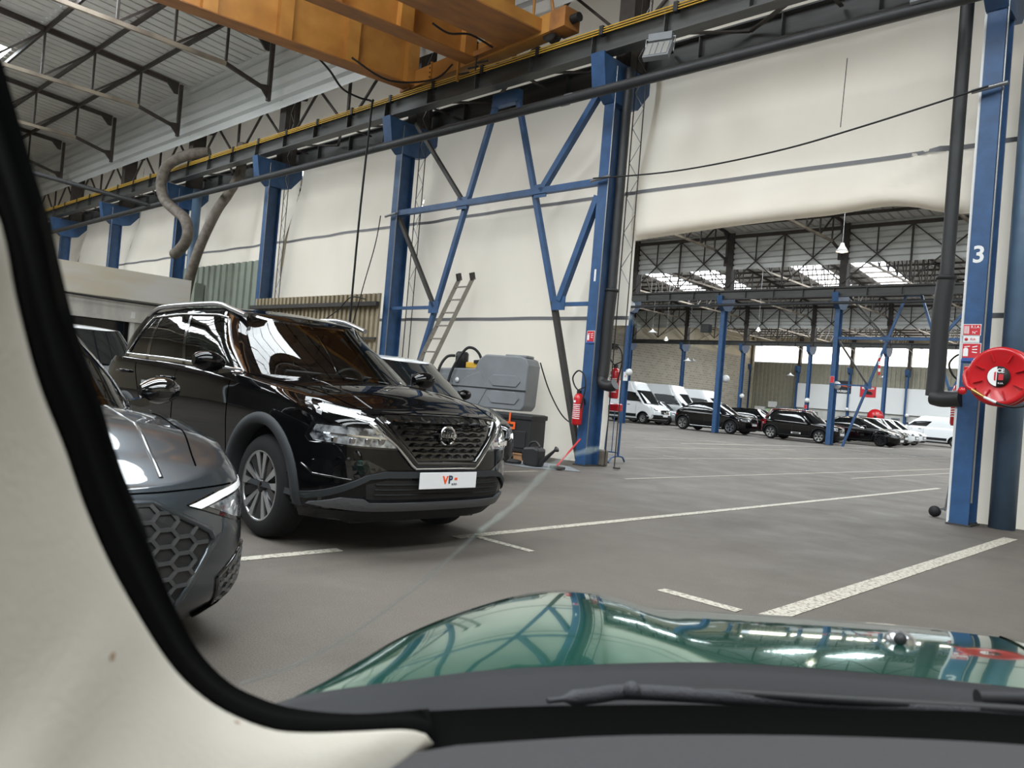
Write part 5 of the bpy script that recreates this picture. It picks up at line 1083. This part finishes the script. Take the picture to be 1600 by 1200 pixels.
# ---------------------------------------------------------------- the grey saloon at the left
def grey_car():
    sp = dict(paint='paintgrey', wb=2.63, wr=.325, lf=.75, lr=.7, gap=.05,
        levels=[(.16, 2.10, -2.0, .84, 3.0, 4), (.26, 2.19, -2.1, .895, 3.1, 4), (.38, 2.205, -2.12, .91, 3.1, 4), (.5, 2.20, -2.12, .91, 3.1, 4), (.6, 2.18, -2.1, .905, 3.1, 4), (.66, 2.15, -2.08, .895, 3.0, 4), (.70, 2.10, -2.05, .87, 2.8, 4)],
        belt=[(-2.1, .98), (0, .95), (.6, .93), (1.1, .90), (1.5, .85), (1.85, .77), (2.1, .705)], crown=[(-2, .02), (.3, .03), (1.1, .08), (1.6, .09), (2.0, .03), (2.1, 0)],
        glass=[(1.2, -1.75, .80, 2.3, 3, .8, .4), (.3, -1.3, .58, 2.7, 3.2, .45, .5)], roof=[(-1.4, 1.37), (-.5, 1.43), (0, 1.42), (.3, 1.38)], roofcrown=[(-2, .03), (.3, .03)],
        win=dict(A=(.2, .23), panes=[((.245, .27), (.45, .45)), ((.465, .465), (.62, .62))], E=.83), mirx=.75, sill='glossblack')
    c = Car(sp, 'car', 'dark metallic grey car with honeycomb grille, half hidden by the windscreen pillar', 'car', (-5.135, .91, 0), math.radians(-1), None, hi=True); r = c.root
    c.wheels('double', 'rimalu', .7); c.mirror(.36, 1.02, 'glossblack'); c.line('bonnet_seam', 'seam', [(.77, 1.0), (.72, 1.5), (.62, 1.9)], view='top', w=.004, n=10)
    c.line('bonnet_crease', 'paintgrey', [(.52, .9), (.5, 1.5), (.44, 2.0)], view='top', w=.012, lift=-.006, n=10)
    hexo = [(-.36, .66), (.36, .66), (.60, .54), (.62, .50), (.42, .19), (-.42, .19), (-.62, .50), (-.60, .54)]
    g = c.decal('grille', 'black', hexo, thick=.003, res=.06)
    q = []
    for (a, b), (a2, b2) in zip(hexo, hexo[1:] + hexo[:1]):
        for k in range(6): y, z = a + (a2 - a) * k / 6, b + (b2 - b) * k / 6; p = c.ray((4, y, z), (-1, 0, 0)); q.append(Vector((p.x + .006, y, z)))
    q.append(q[0]); MB().tube(q, .014, 8).build('grille_frame', 'paintgrey', r)
    def comb(poly, cw, ch, parent, m):
        def inside(y, z):
            ok = False; j = len(poly) - 1
            for i in range(len(poly)):
                if (poly[i][1] > z) != (poly[j][1] > z) and y < (poly[j][0] - poly[i][0]) * (z - poly[i][1]) / (poly[j][1] - poly[i][1]) + poly[i][0]: ok = not ok
                j = i
            return ok
        ys = [p[0] for p in poly]; zs = [p[1] for p in poly]; row = 0; z = min(zs); mb = MB()
        nx = int((max(ys) - min(ys)) / (cw * .75)) + 2; nz = int((max(zs) - min(zs)) / ch) + 2
        for i in range(nx):
            for j in range(nz):
                cy = min(ys) + i * cw * .75; cz = min(zs) + (j + .5 * (i % 2)) * ch
                hx = [(cy + cw * .5, cz), (cy + cw * .25, cz + ch / 2), (cy - cw * .25, cz + ch / 2), (cy - cw * .5, cz)]
                for (a, b), (a2, b2) in zip(hx, hx[1:]):
                    if inside(a, b) and inside(a2, b2):
                        P = []
                        for y, z_ in ((a, b), (a2, b2)): p = c.ray((4, y, z_), (-1, 0, 0)); P.append(Vector((p.x + .006, y, z_)))
                        mb.bar(P[0], P[1], .014, .016, up=(1, 0, 0))
        mb.build('honeycomb', m, parent)
    comb(hexo, .105, .062, g, 'combgrey')
    for sg in (1, -1):
        si = [(sg * a, b) for a, b in ((.66, .34), (.84, .44), (.885, .42), (.875, .22), (.68, .2))]
        a_ = c.decal('side_intake', 'black', si, thick=.003, res=.05); comb(si, .06, .04, a_, 'combgrey')
        q = []
        for (a, b), (a2, b2) in zip(si, si[1:] + si[:1]):
            for k in range(5): y, z = a + (a2 - a) * k / 5, b + (b2 - b) * k / 5; p = c.ray((4, y, z), (-1, 0, 0)); q.append(Vector((p.x + .004, y, z)))
        q.append(q[0]); MB().tube(q, .010, 8).build('intake_frame', 'glossblack', a_)
        hl = [(.50, .645), (.66, .685), (.86, .715), (.885, .66), (.88, .56), (.80, .545), (.74, .56)]
        h = c.decal('headlamp', 'glossblack', [(sg * a, b) for a, b in hl], thick=.004, res=.04); c.decal('light_strip', 'drl', [(sg * a, b) for a, b in ((.51, .64), (.67, .68), (.86, .71), (.865, .69), (.68, .655), (.56, .625))], thick=.004, off=.006, res=.04, parent=h)
        c.decal('headlamp_lens', 'lens', [(sg * a, b) for a, b in ((.60, .63), (.70, .65), (.86, .68), (.87, .60), (.80, .56), (.74, .575))], thick=.004, off=.005, res=.04, parent=h)
        c.decal('lip', 'paintgrey', [(sg * a, b) for a, b in ((.60, .17), (.66, .2), (.88, .22), (.88, .17))], thick=.03, res=.06)
    c.line('bumper_seam', 'seam', [(-.75, .70), (-.4, .69), (.4, .69), (.75, .70)], view='front', w=.004, mirror=False)
    MB().prism([(1.15, -.7, .86), (.85, -.7, .95), (.5, -.7, .93), (.4, -.7, .7)], (0, 1.4, 0)).build('dashboard', 'cladblack', r, bevel=.02)
    for y in (-.36, .36): MB().prism([(-.05, y - .24, .5), (-.35, y - .24, 1.2), (-.45, y - .24, 1.2), (-.3, y - .24, .45)], (0, .48, 0)).build('seat', 'seat', r, bevel=.04)
    return c
M['combgrey'] = mat('dark_grille_mesh', (58, 60, 62), .3, coat=.5)
GRY = grey_car()

# ---------------------------------------------------------------- other cars
# white-roofed car behind the crossover, silver-white one at far left
s = hatch('paintblack', 4.1, 1.56, .88, 2.55, .8, .33, belt=1.02, roofpaint='paintwhite'); basic_car(s, 'car', 'black hatchback with white roof, its end showing behind the black crossover', (-9.35, 7.2, 0), 0, group=None)
s = hatch('paintsilver', 4.5, 1.72, .92, 2.65, .9, .36, belt=1.1, hood=.9, roofpaint='paintwhite'); basic_car(s, 'car', 'pale roofed car just visible between pillar, grey car and black crossover', (-15.0, 4.6, 0), 0)
s = hatch('paintblack', 4.62, 1.62, .94, 2.95, .95, .37, belt=1.06, hood=.88, hoodlen=1.1, rake=.85, rear=.95, archm='cladblack', sill='chrome'); basic_car(s, 'car', 'black coupe-roofed crossover with bright wheels behind the second far column', (-22.3, 39.95, 0), rim='rimalu', nsp=5, trim='satin')
s = hatch('paintblack', 4.0, 1.5, .87, 2.55, .82, .33, belt=.98, hood=.82, hoodlen=.85, rake=.7, rear=.38); b_ = basic_car(s, 'car', 'black hatchback with white side bump mark, behind the braced far column', (-17.25, 39.9, 0), style='single', nsp=6)
b_.decal('side_bump', 'whiteprint', [(-.15, .37), (-.15, .45), (.35, .45), (.35, .37)], view='side', mirror=True, res=.2); b_.decal('side_bump', 'black', [(-.08, .385), (-.08, .435), (.28, .435), (.28, .385)], view='side', mirror=True, res=.2, off=.012)
b_.decal('tail_lamp_glow', 'taillight', [(-1.88, .95), (-1.88, .86), (-1.55, .86), (-1.55, .95)], view='side', mirror=True, res=.1)
s = hatch('paintblack', 4.69, 1.44, .92, 2.9, .84, .35, belt=.93, hood=.68, hoodlen=1.05, rake=1.0, rear=1.15, sill='chrome'); basic_car(s, 'car', 'low black saloon with black wheels, nose towards the white cars', (-16.4, 45.6, 0), rim='rimdark', style='single')
s = hatch('paintblack', 4.4, 1.52, .9, 2.65, .9, .34, belt=.98, hood=.8); basic_car(s, 'car', 'black hatchback with bright slanted lamps just behind the low saloon', (-17.15, 49.0, 0))
s = hatch('paintwhite', 4.3, 1.55, .9, 2.6, .9, .34, belt=.98, hood=.82); basic_car(s, 'car', 'white hatchback, nearer of two white cars behind the black saloon', (-17.6, 52.6, 0)); basic_car(s, 'car', 'white hatchback, farther of two white cars behind the black saloon', (-18.2, 56.2, 0), rim='rimdark')
s = hatch('paintred', 4.4, 1.62, .9, 2.65, .85, .34, belt=1.0, hood=.86); basic_car(s, 'car', 'maroon car whose roof shows above the black hatchback', (-18.6, 43.2, 0))
s = hatch('paintblack', 4.2, 1.5, .89, 2.6, .85, .33, belt=.96, hood=.8); basic_car(s, 'car', 'dark hatchback between the black coupe crossover and the far cabinet', (-22.0, 44.4, 0))
s = hatch('paintsilver', 4.0, 1.5, .86, 2.5, .8, .32, belt=.97, hood=.82); basic_car(s, 'car', 'silver hatchback squeezed between the nearest white van and black crossover', (-29.0, 44.4, 0))

def van(label, loc, rz=0, L=5.6, H=2.55, nosew=1.1, group='white vans', hw=1.0, wb=3.3, grille='glossblack'):
    xf = wb / 2 + 1.0; xr = xf - L; cx = xf - .75; rt = cx - 1.15
    sp = dict(paint='paintwhite', wb=wb, wr=.34, lf=.7, lr=.3, gap=.07, levels=levels(L, xf, xr, hw, .32, .98, 3.2, 8), belt=[(xr, 1.3), (cx - .6, 1.3), (cx, 1.22), (xf - .2, 1.02), (xf, .98)], crown=[(xr, 0), (cx, .05), (xf - .1, 0)],
              glass=[(cx, xr + .08, hw - .06, 2.8, 8, .7, .25), (rt, xr + .12, hw - .18, 3.2, 8, .5, .25)], roof=[(xr, H), (rt - .6, H), (rt - .15, H - .04), (rt, H - .12)], roofcrown=[(xr, .03), (rt, .03)], mirx=cx - .75, win=None)
    class V(Car):
        def windows(s):
            s.patch('windscreen', 'fglass', 0, .2, .03, .66, nu=6, mirror='join'); s.patch('front_cap', 'paintwhite', 0, .2, .66, 1, nu=6, mirror='join'); s.patch('scuttle', 'cladblack', 0, .2, 0, .03, nu=6, nv=1, mirror='join')
            s.patch('windscreen_pillar', 'paintwhite', .2, .245, 0, 1, nu=2)
            s.patch('side_window', 'fglass', (.245, .25), (.415, .43), .06, .52, nu=6); s.patch('cab_side', 'paintwhite', (.245, .25), (.415, .43), .52, 1, nu=6); s.patch('cab_side', 'paintwhite', (.245, .25), (.415, .43), 0, .06, nu=6, nv=1)
            s.patch('load_side', 'paintwhite', (.415, .43), .7, 0, 1, nu=10); s.patch('rear_side', 'paintwhite', .7, 1, 0, 1, nu=6)
    c = V(sp, 'van', label, 'van', loc, rz, group); c.arches('cladblack', .05, .01); c.wheels('single', 'galv', .62, nsp=8); c.mirror(cx - .55, 1.45, 'black')
    zt = .98
    c.decal('headlamp', 'lens', [(hw * .5, zt - .12), (hw * .55, zt + .0), (hw * .93, zt + .12), (hw * .96, zt - .08)], mirror=True, res=.12); c.decal('grille', grille, [(-.42, zt - .3), (-.45, zt - .04), (.45, zt - .04), (.42, zt - .3)], res=.15)
    c.decal('bumper', 'cladblack', [(-hw * .96, .36), (-hw * .96, .62), (hw * .96, .62), (hw * .96, .36)], res=.1); c.decal('number_plate', 'plate', [(-.26, .52), (-.26, .64), (.26, .64), (.26, .52)], off=.02, res=.2)
    for sg in (1,):
        c.decal('side_moulding', 'cladblack', [(-wb / 2 + .5, .42), (-wb / 2 + .5, .6), (wb / 2 - .5, .6), (wb / 2 - .5, .42)], view='side', mirror=True, res=.3)
    for x in (.35, wb / 2 - .55): c.line('door_seam', 'galv', [(x, .45), (x, 1.26)], w=.008)
    c.line('door_handle', 'black', [(.5, 1.15), (.68, 1.15)], w=.02, lift=.02, n=2)
    return c
van('white high-roof van with black lower bumper, nearest, left of the black coupe crossover', (-29.6, 42.1, 0), L=5.6, H=2.62, wb=3.4)
van('white long panel van behind the nearest van', (-29.9, 46.6, 0), L=6.8, H=2.68, wb=4.0)
van('white panel van farthest right in the row against block wall', (-29.9, 51.0, 0), L=6.4, H=2.6, wb=3.8)
van('white van facing left at the far right, behind the red extinguisher', (-17.3, 62.5, 0), PI, L=5.3, H=2.1, wb=3.4, hw=.98)
# ---------------------------------------------------------------- the car the picture is taken from
M['greenpaint'] = mat('green_metallic_paint', (66, 132, 114), .08, metal=.8, coat=1); M['trimwhite'] = mat('off_white_pillar_trim', (160, 155, 145), .8, rgb2=(153, 148, 137), vscale=6, bump=.06, bscale=220)
M['dash'] = mat('dark_grey_dashboard', (50, 50, 51), .8, spec=.3, bump=.12, bscale=260); M['seal'] = mat('black_screen_border', (2, 2, 2), 1, spec=.05); M['cowl'] = mat('dark_cowl_plastic', (33, 33, 35), .6, spec=.3); M['wiperm'] = mat('ribbed_wiper_plastic', (46, 46, 50), .6, bump=.3, bscale=400)
M['screen'] = glass('windscreen_glass', (.97, .98, .97), .35)
own = thing('own_car', 'green car the view is taken from: bonnet, windscreen, white pillar trim and dashboard', 'car', (0, 0, 0), math.radians(23.74))
Wc = [(-0.347, 0.234, 1.274), (-0.348, 0.256, 1.238), (-0.357, 0.274, 1.205), (-0.362, 0.294, 1.165), (-0.365, 0.315, 1.131), (-0.361, 0.327, 1.1), (-0.354, 0.341, 1.067), (-0.348, 0.359, 1.035), (-0.342, 0.378, 1.005), (-0.333, 0.392, 0.985), (-0.32, 0.408, 0.968), (-0.299, 0.426, 0.955), (-0.282, 0.443, 0.95), (-0.258, 0.468, 0.947), (-0.237, 0.492, 0.944), (-0.224, 0.502, 0.94), (-0.219, 0.504, 0.934)]
Wo = [(-0.3, 0.103, 1.211), (-0.298, 0.104, 1.178), (-0.319, 0.119, 1.143), (-0.32, 0.129, 1.105), (-0.325, 0.139, 1.083), (-0.322, 0.151, 1.06), (-0.317, 0.163, 1.036), (-0.318, 0.184, 1.004), (-0.317, 0.207, 0.969), (-0.303, 0.223, 0.951), (-0.296, 0.247, 0.926), (-0.273, 0.277, 0.908), (-0.261, 0.302, 0.901), (-0.253, 0.337, 0.894), (-0.246, 0.382, 0.89), (-0.239, 0.428, 0.905), (-0.238, 0.47, 0.92)]
Bc = [(-0.406, 0.276, 1.337), (-0.41, 0.296, 1.302), (-0.411, 0.307, 1.281), (-0.408, 0.319, 1.252), (-0.409, 0.341, 1.201), (-0.404, 0.364, 1.149), (-0.402, 0.387, 1.1), (-0.397, 0.411, 1.052), (-0.395, 0.433, 1.014), (-0.39, 0.457, 0.977), (-0.381, 0.482, 0.949), (-0.37, 0.507, 0.931), (-0.353, 0.535, 0.916), (-0.316, 0.57, 0.908), (-0.271, 0.608, 0.909), (-0.191, 0.679, 0.906), (-0.061, 0.769, 0.904), (0.053, 0.832, 0.902), (0.159, 0.881, 0.907), (0.23, 0.907, 0.908), (0.348, 0.95, 0.905), (.7, .95, .905), (1.0, .8, .905)]
Dc = [(-0.226, 0.453, 0.937), (-0.223, 0.475, 0.938), (-0.214, 0.5, 0.938), (-0.174, 0.557, 0.93), (-0.097, 0.628, 0.925), (0.046, 0.701, 0.929), (0.193, 0.754, 0.935), (0.34, 0.808, 0.93), (.7, .81, .93), (1.0, .65, .93)]
def resample(P, n):
    P = spline(P, 6); L = [0]
    for a, b in zip(P, P[1:]): L.append(L[-1] + (b - a).length)
    out = []; j = 0
    for k in range(n):
        t = L[-1] * k / (n - 1)
        while j < len(L) - 2 and L[j + 1] < t: j += 1
        d = L[j + 1] - L[j] or 1; out.append(P[j].lerp(P[j + 1], min(1, max(0, (t - L[j]) / d))))
    return out
N = 60
W_, Wo_ = resample(Wc, N), resample(Wo, N)
rows = []
for k in range(N):
    a, b = W_[k], Wo_[k]; ctr = Vector((0, 0, 1.18)); tv = (ctr - a).normalized(); e = smooth(0, .15, 1 - k / (N - 1))
    m1 = a.lerp(b, .05) + tv * (.008 * e); m2 = a.lerp(b, .22) + tv * (.012 * e); inner = a - tv * .012
    rows.append([inner] + spline([a, m1, m2, a.lerp(b, .6) + tv * .004 * e, b], 5))
MB().grid(rows).build('pillar_trim', 'trimwhite', own, solid=.003)
for x, y, z, r in ((-.33, .30, 1.055, .0022), (-.30, .36, .965, .0016)):
    pass
# black border of the screen
top = resample(Bc[:15], N); rows = [[p + Vector((0, .012 * (1 - k / (N - 1)), 0)), p, p.lerp(q, .5), q + (q - Vector((0, 0, 1.18))).normalized() * .006] for k, (p, q) in enumerate(zip(top, W_))]
MB().grid(rows).build('screen_border', 'seal', own, solid=.002)
b2, d2 = resample(Bc[14:], 40), resample(Dc, 40); d3 = [W_[-1]] + d2[1:];  rows = [[p, p.lerp(q, .5) - Vector((0, 0, .02)), q - Vector((0, 0, .004)), q - Vector((0, -.0, .05))] for p, q in zip(b2, d3)]
MB().grid(rows).build('screen_border', 'seal', own)
# outer pillar and roof front edge
pl = [Vector(p) for p in Bc[:8]]; 
MB().tube([p + Vector((-.03, .01, 0)) for p in [Vector((-.40, .1, 1.5)), Vector((-.405, .2, 1.42))] + pl], .018, 8).build('outer_pillar', 'seal', own)
# dashboard
rows = []
for q in d2: rows.append([q + Vector((0, .012, -.03)), q + Vector((0, .005, -.008)), q + Vector((0, -.012, 0)), q + Vector((0, -.12, .004)), q + Vector((0, -.3, -.02)), q + Vector((0, -.42, -.12))])
MB().grid(rows).build('dashboard', 'dash', own)
MB().box(-.5, 1.2, -.8, .5, .25, .28).build('floor_pan', 'cowl', own)
# windscreen
g0 = resample(Bc[11:], 40); rows = [[p + Vector((-.02 * 0, -.30 * t, .56 * t)) + Vector((0, .06 * math.sin(PI * t), 0)) for p in g0] for t in [k / 8 for k in range(9)]]
left = resample(Bc[:12][::-1], 9)
for i in range(9):
    sh = left[i] - rows[i][0]
    for j in range(40): w = max(0, 1 - j / 14); rows[i][j] = rows[i][j] + sh * (w * w)
scr = MB().grid(rows).build('windscreen', 'screen', own, recalc=False)
# cowl and bonnet
Hc = [(-.455, .64, .856), (-0.439, 0.685, 0.862), (-0.37, 0.774, 0.863), (-0.288, 0.873, 0.862), (-0.086, 1.026, 0.864), (0.105, 1.117, 0.862), (0.296, 1.176, 0.862), (.36, 1.185, .862)]
Sc = [(-.468, .70, .842), (-0.474, 0.828, 0.843), (-0.470, 1.005, 0.844), (-0.430, 1.18, 0.848), (-0.388, 1.301, 0.847), (-0.338, 1.371, 0.842), (-0.284, 1.423, 0.829), (-0.235, 1.462, 0.812), (-0.078, 1.53, 0.811), (0.089, 1.58, 0.815), (.25, 1.62, .820), (.36, 1.64, .822)]
n = 90; H_, S_ = resample(Hc, n), resample(Sc, n)
S_ = [Vector(sum((S_[min(max(i + d, 0), n - 1)] for d in (-2, -1, 0, 1, 2)), Vector())) / 5 for i in range(n)]
rows = []
for i in range(n):
    h_, s_ = H_[i], S_[i]; tg = (S_[min(i + 1, n - 1)] - S_[max(i - 1, 0)]); nr = Vector((-tg.y, tg.x, 0)).normalized()
    r = [h_]; L = (s_ - h_).length
    for k in range(1, 11):
        t = k / 10; p = h_.lerp(s_, t); bul = (.10 * L) * (t - t * t) * 1.0; r.append(p + Vector((0, 0, bul)))
    for e, d in ((.02, .006), (.045, .018), (.075, .038), (.105, .07), (.13, .115), (.15, .18), (.16, .3), (.165, .5)): r.append(s_ + nr * e * (.18 + .82 * smooth(20, 55, i)) - Vector((0, 0, d)))
    rows.append(r)
m = MB(); m.grid(rows); m.grid([[Vector((.72 - p.x, p.y, p.z)) for p in r] for r in rows]); m.build('bonnet', 'greenpaint', own, merge=True)
rows = [[h_ + Vector((0, -.002, -.004)), h_ + Vector((0, -.015, .004)), h_ + Vector((.0, -.03, -.002)), h_ + Vector((.01, -.09, -.022)), b_ + Vector((0, .03, -.045)), b_ + Vector((0, .005, -.03))] for h_, b_ in zip(resample(Hc, 40), resample(Bc[11:21], 40))]
MB().grid(rows).build('cowl', 'cowl', own)
# wiper
wp = [(-0.216, 0.777, 0.872), (-0.175, 0.813, 0.874), (-0.135, 0.849, 0.874), (0.027, 0.929, 0.871), (0.178, 0.984, 0.876), (0.256, 1.012, 0.88), (0.387, 1.06, 0.885)]
wi = MB().tube(spline(wp, 5), [.003] * 3 + [.0085] * 28, 8).build('wiper', 'wiperm', own)
MB().tube([(-.15, .84, .876), (-.05, .895, .876), (.15, .975, .878), (.40, 1.06, .888)], [.004, .006, .007, .008], 8).build('wiper_blade', 'black', wi)
MB().lathe([(.001, .006), (.007, .005), (.009, 0), (.009, -.006)], (-.142, .835, .880), (-.3, -.8, .5), 16).build('wiper_pivot', 'wiperm', wi)
MB().tube(spline([(.21, 1.005, .888), (.30, 1.03, .895), (.45, 1.05, .902)], 4), .010, 10).build('wiper_arm', 'cowl', wi)
# washer nozzle on the bonnet
nz = MB().lathe([(.022, -.004), (.021, .004), (.014, .010), (.001, .012)], (.172, 1.34, .858), (0, 0, 1), 20).build('washer_nozzle', 'satin', own)
MB().lathe([(.009, .0), (.009, .004), (.001, .005)], (.170, 1.322, .862), (0, -1, .5), 16).build('nozzle_cap', 'black', nz)
# crack and smears on the glass
def smear(name, rgb, a):
    m = bpy.data.materials.new(name); m.use_nodes = True; b = m.node_tree.nodes['Principled BSDF']; b.inputs['Base Color'].default_value = (*lin(rgb), 1); b.inputs['Alpha'].default_value = a; b.inputs['Roughness'].default_value = .8; return m
M['smear'] = smear('glass_smear', (200, 214, 208), .15); M['smear2'] = smear('glass_scratch', (120, 130, 126), .25)
bmx = bmesh.new(); bmx.from_mesh(scr.data); bv = BVHTree.FromBMesh(bmx); bmx.free()
def onglass(p): d = (Vector(p) - Vector((0, 0, 1.18))).normalized(); h = bv.ray_cast(Vector((0, 0, 1.18)), d)[0]; return (h - d * .0015) if h else None
ck = [(-0.395, 0.519, 0.934), (-0.363, 0.552, 0.948), (-0.331, 0.585, 0.972), (-0.302, 0.616, 1.002), (-0.281, 0.645, 1.028), (-0.264, 0.672, 1.052), (-0.244, 0.7, 1.075), (-0.224, 0.728, 1.106), (-0.211, 0.754, 1.122), (-0.183, 0.785, 1.133)]
P = [q for q in (onglass(p) for p in spline(ck, 5)) if q]
if len(P) > 8:
    c_ = MB().tube(P[:26], .0011, 6).build('glass_crack', 'smear2', own)
    MB().tube(P[25:], [.0014 + .0012 * (k % 3 == 0) for k in range(len(P) - 25)], 6).build('glass_smear', 'smear', c_)

M['stain'] = mat('brown_stain', (120, 92, 66), .9)
bmx = bmesh.new(); bmx.from_mesh([o for o in own.children if o.name.startswith('pillar_trim')][0].data); bv2 = BVHTree.FromBMesh(bmx); bmx.free()
for q, r0 in (((-0.3961, 0.3905, 0.9924), .0022), ((-0.3187, 0.4191, 0.9573), .0016)):
    d = (Vector(q) - Vector((0, 0, 1.18))).normalized(); hit, nn, _, _ = bv2.ray_cast(Vector((0, 0, 1.18)), d)
    if hit:
        if nn.dot(d) > 0: nn = -nn
        e1 = nn.orthogonal().normalized(); e2 = nn.cross(e1); MB().prism([hit + nn * .0002 + (e1 * math.cos(2 * PI * k / 10) + e2 * math.sin(2 * PI * k / 10) * .6) * r0 * (1 + .3 * math.sin(3 * k)) for k in range(10)], nn * .0004).build('stain', 'stain', own)
P = [q for q in (onglass(p) for p in spline([(-0.1037, 0.4937, 1.235), (-.100, .495, 1.231), (-0.0974, 0.4961, 1.2274)], 4)) if q]
if len(P) > 3: MB().tube(P, [.0022 if k % 3 == 0 else .0012 for k in range(len(P))], 8).build('glass_smear', 'smear', own)
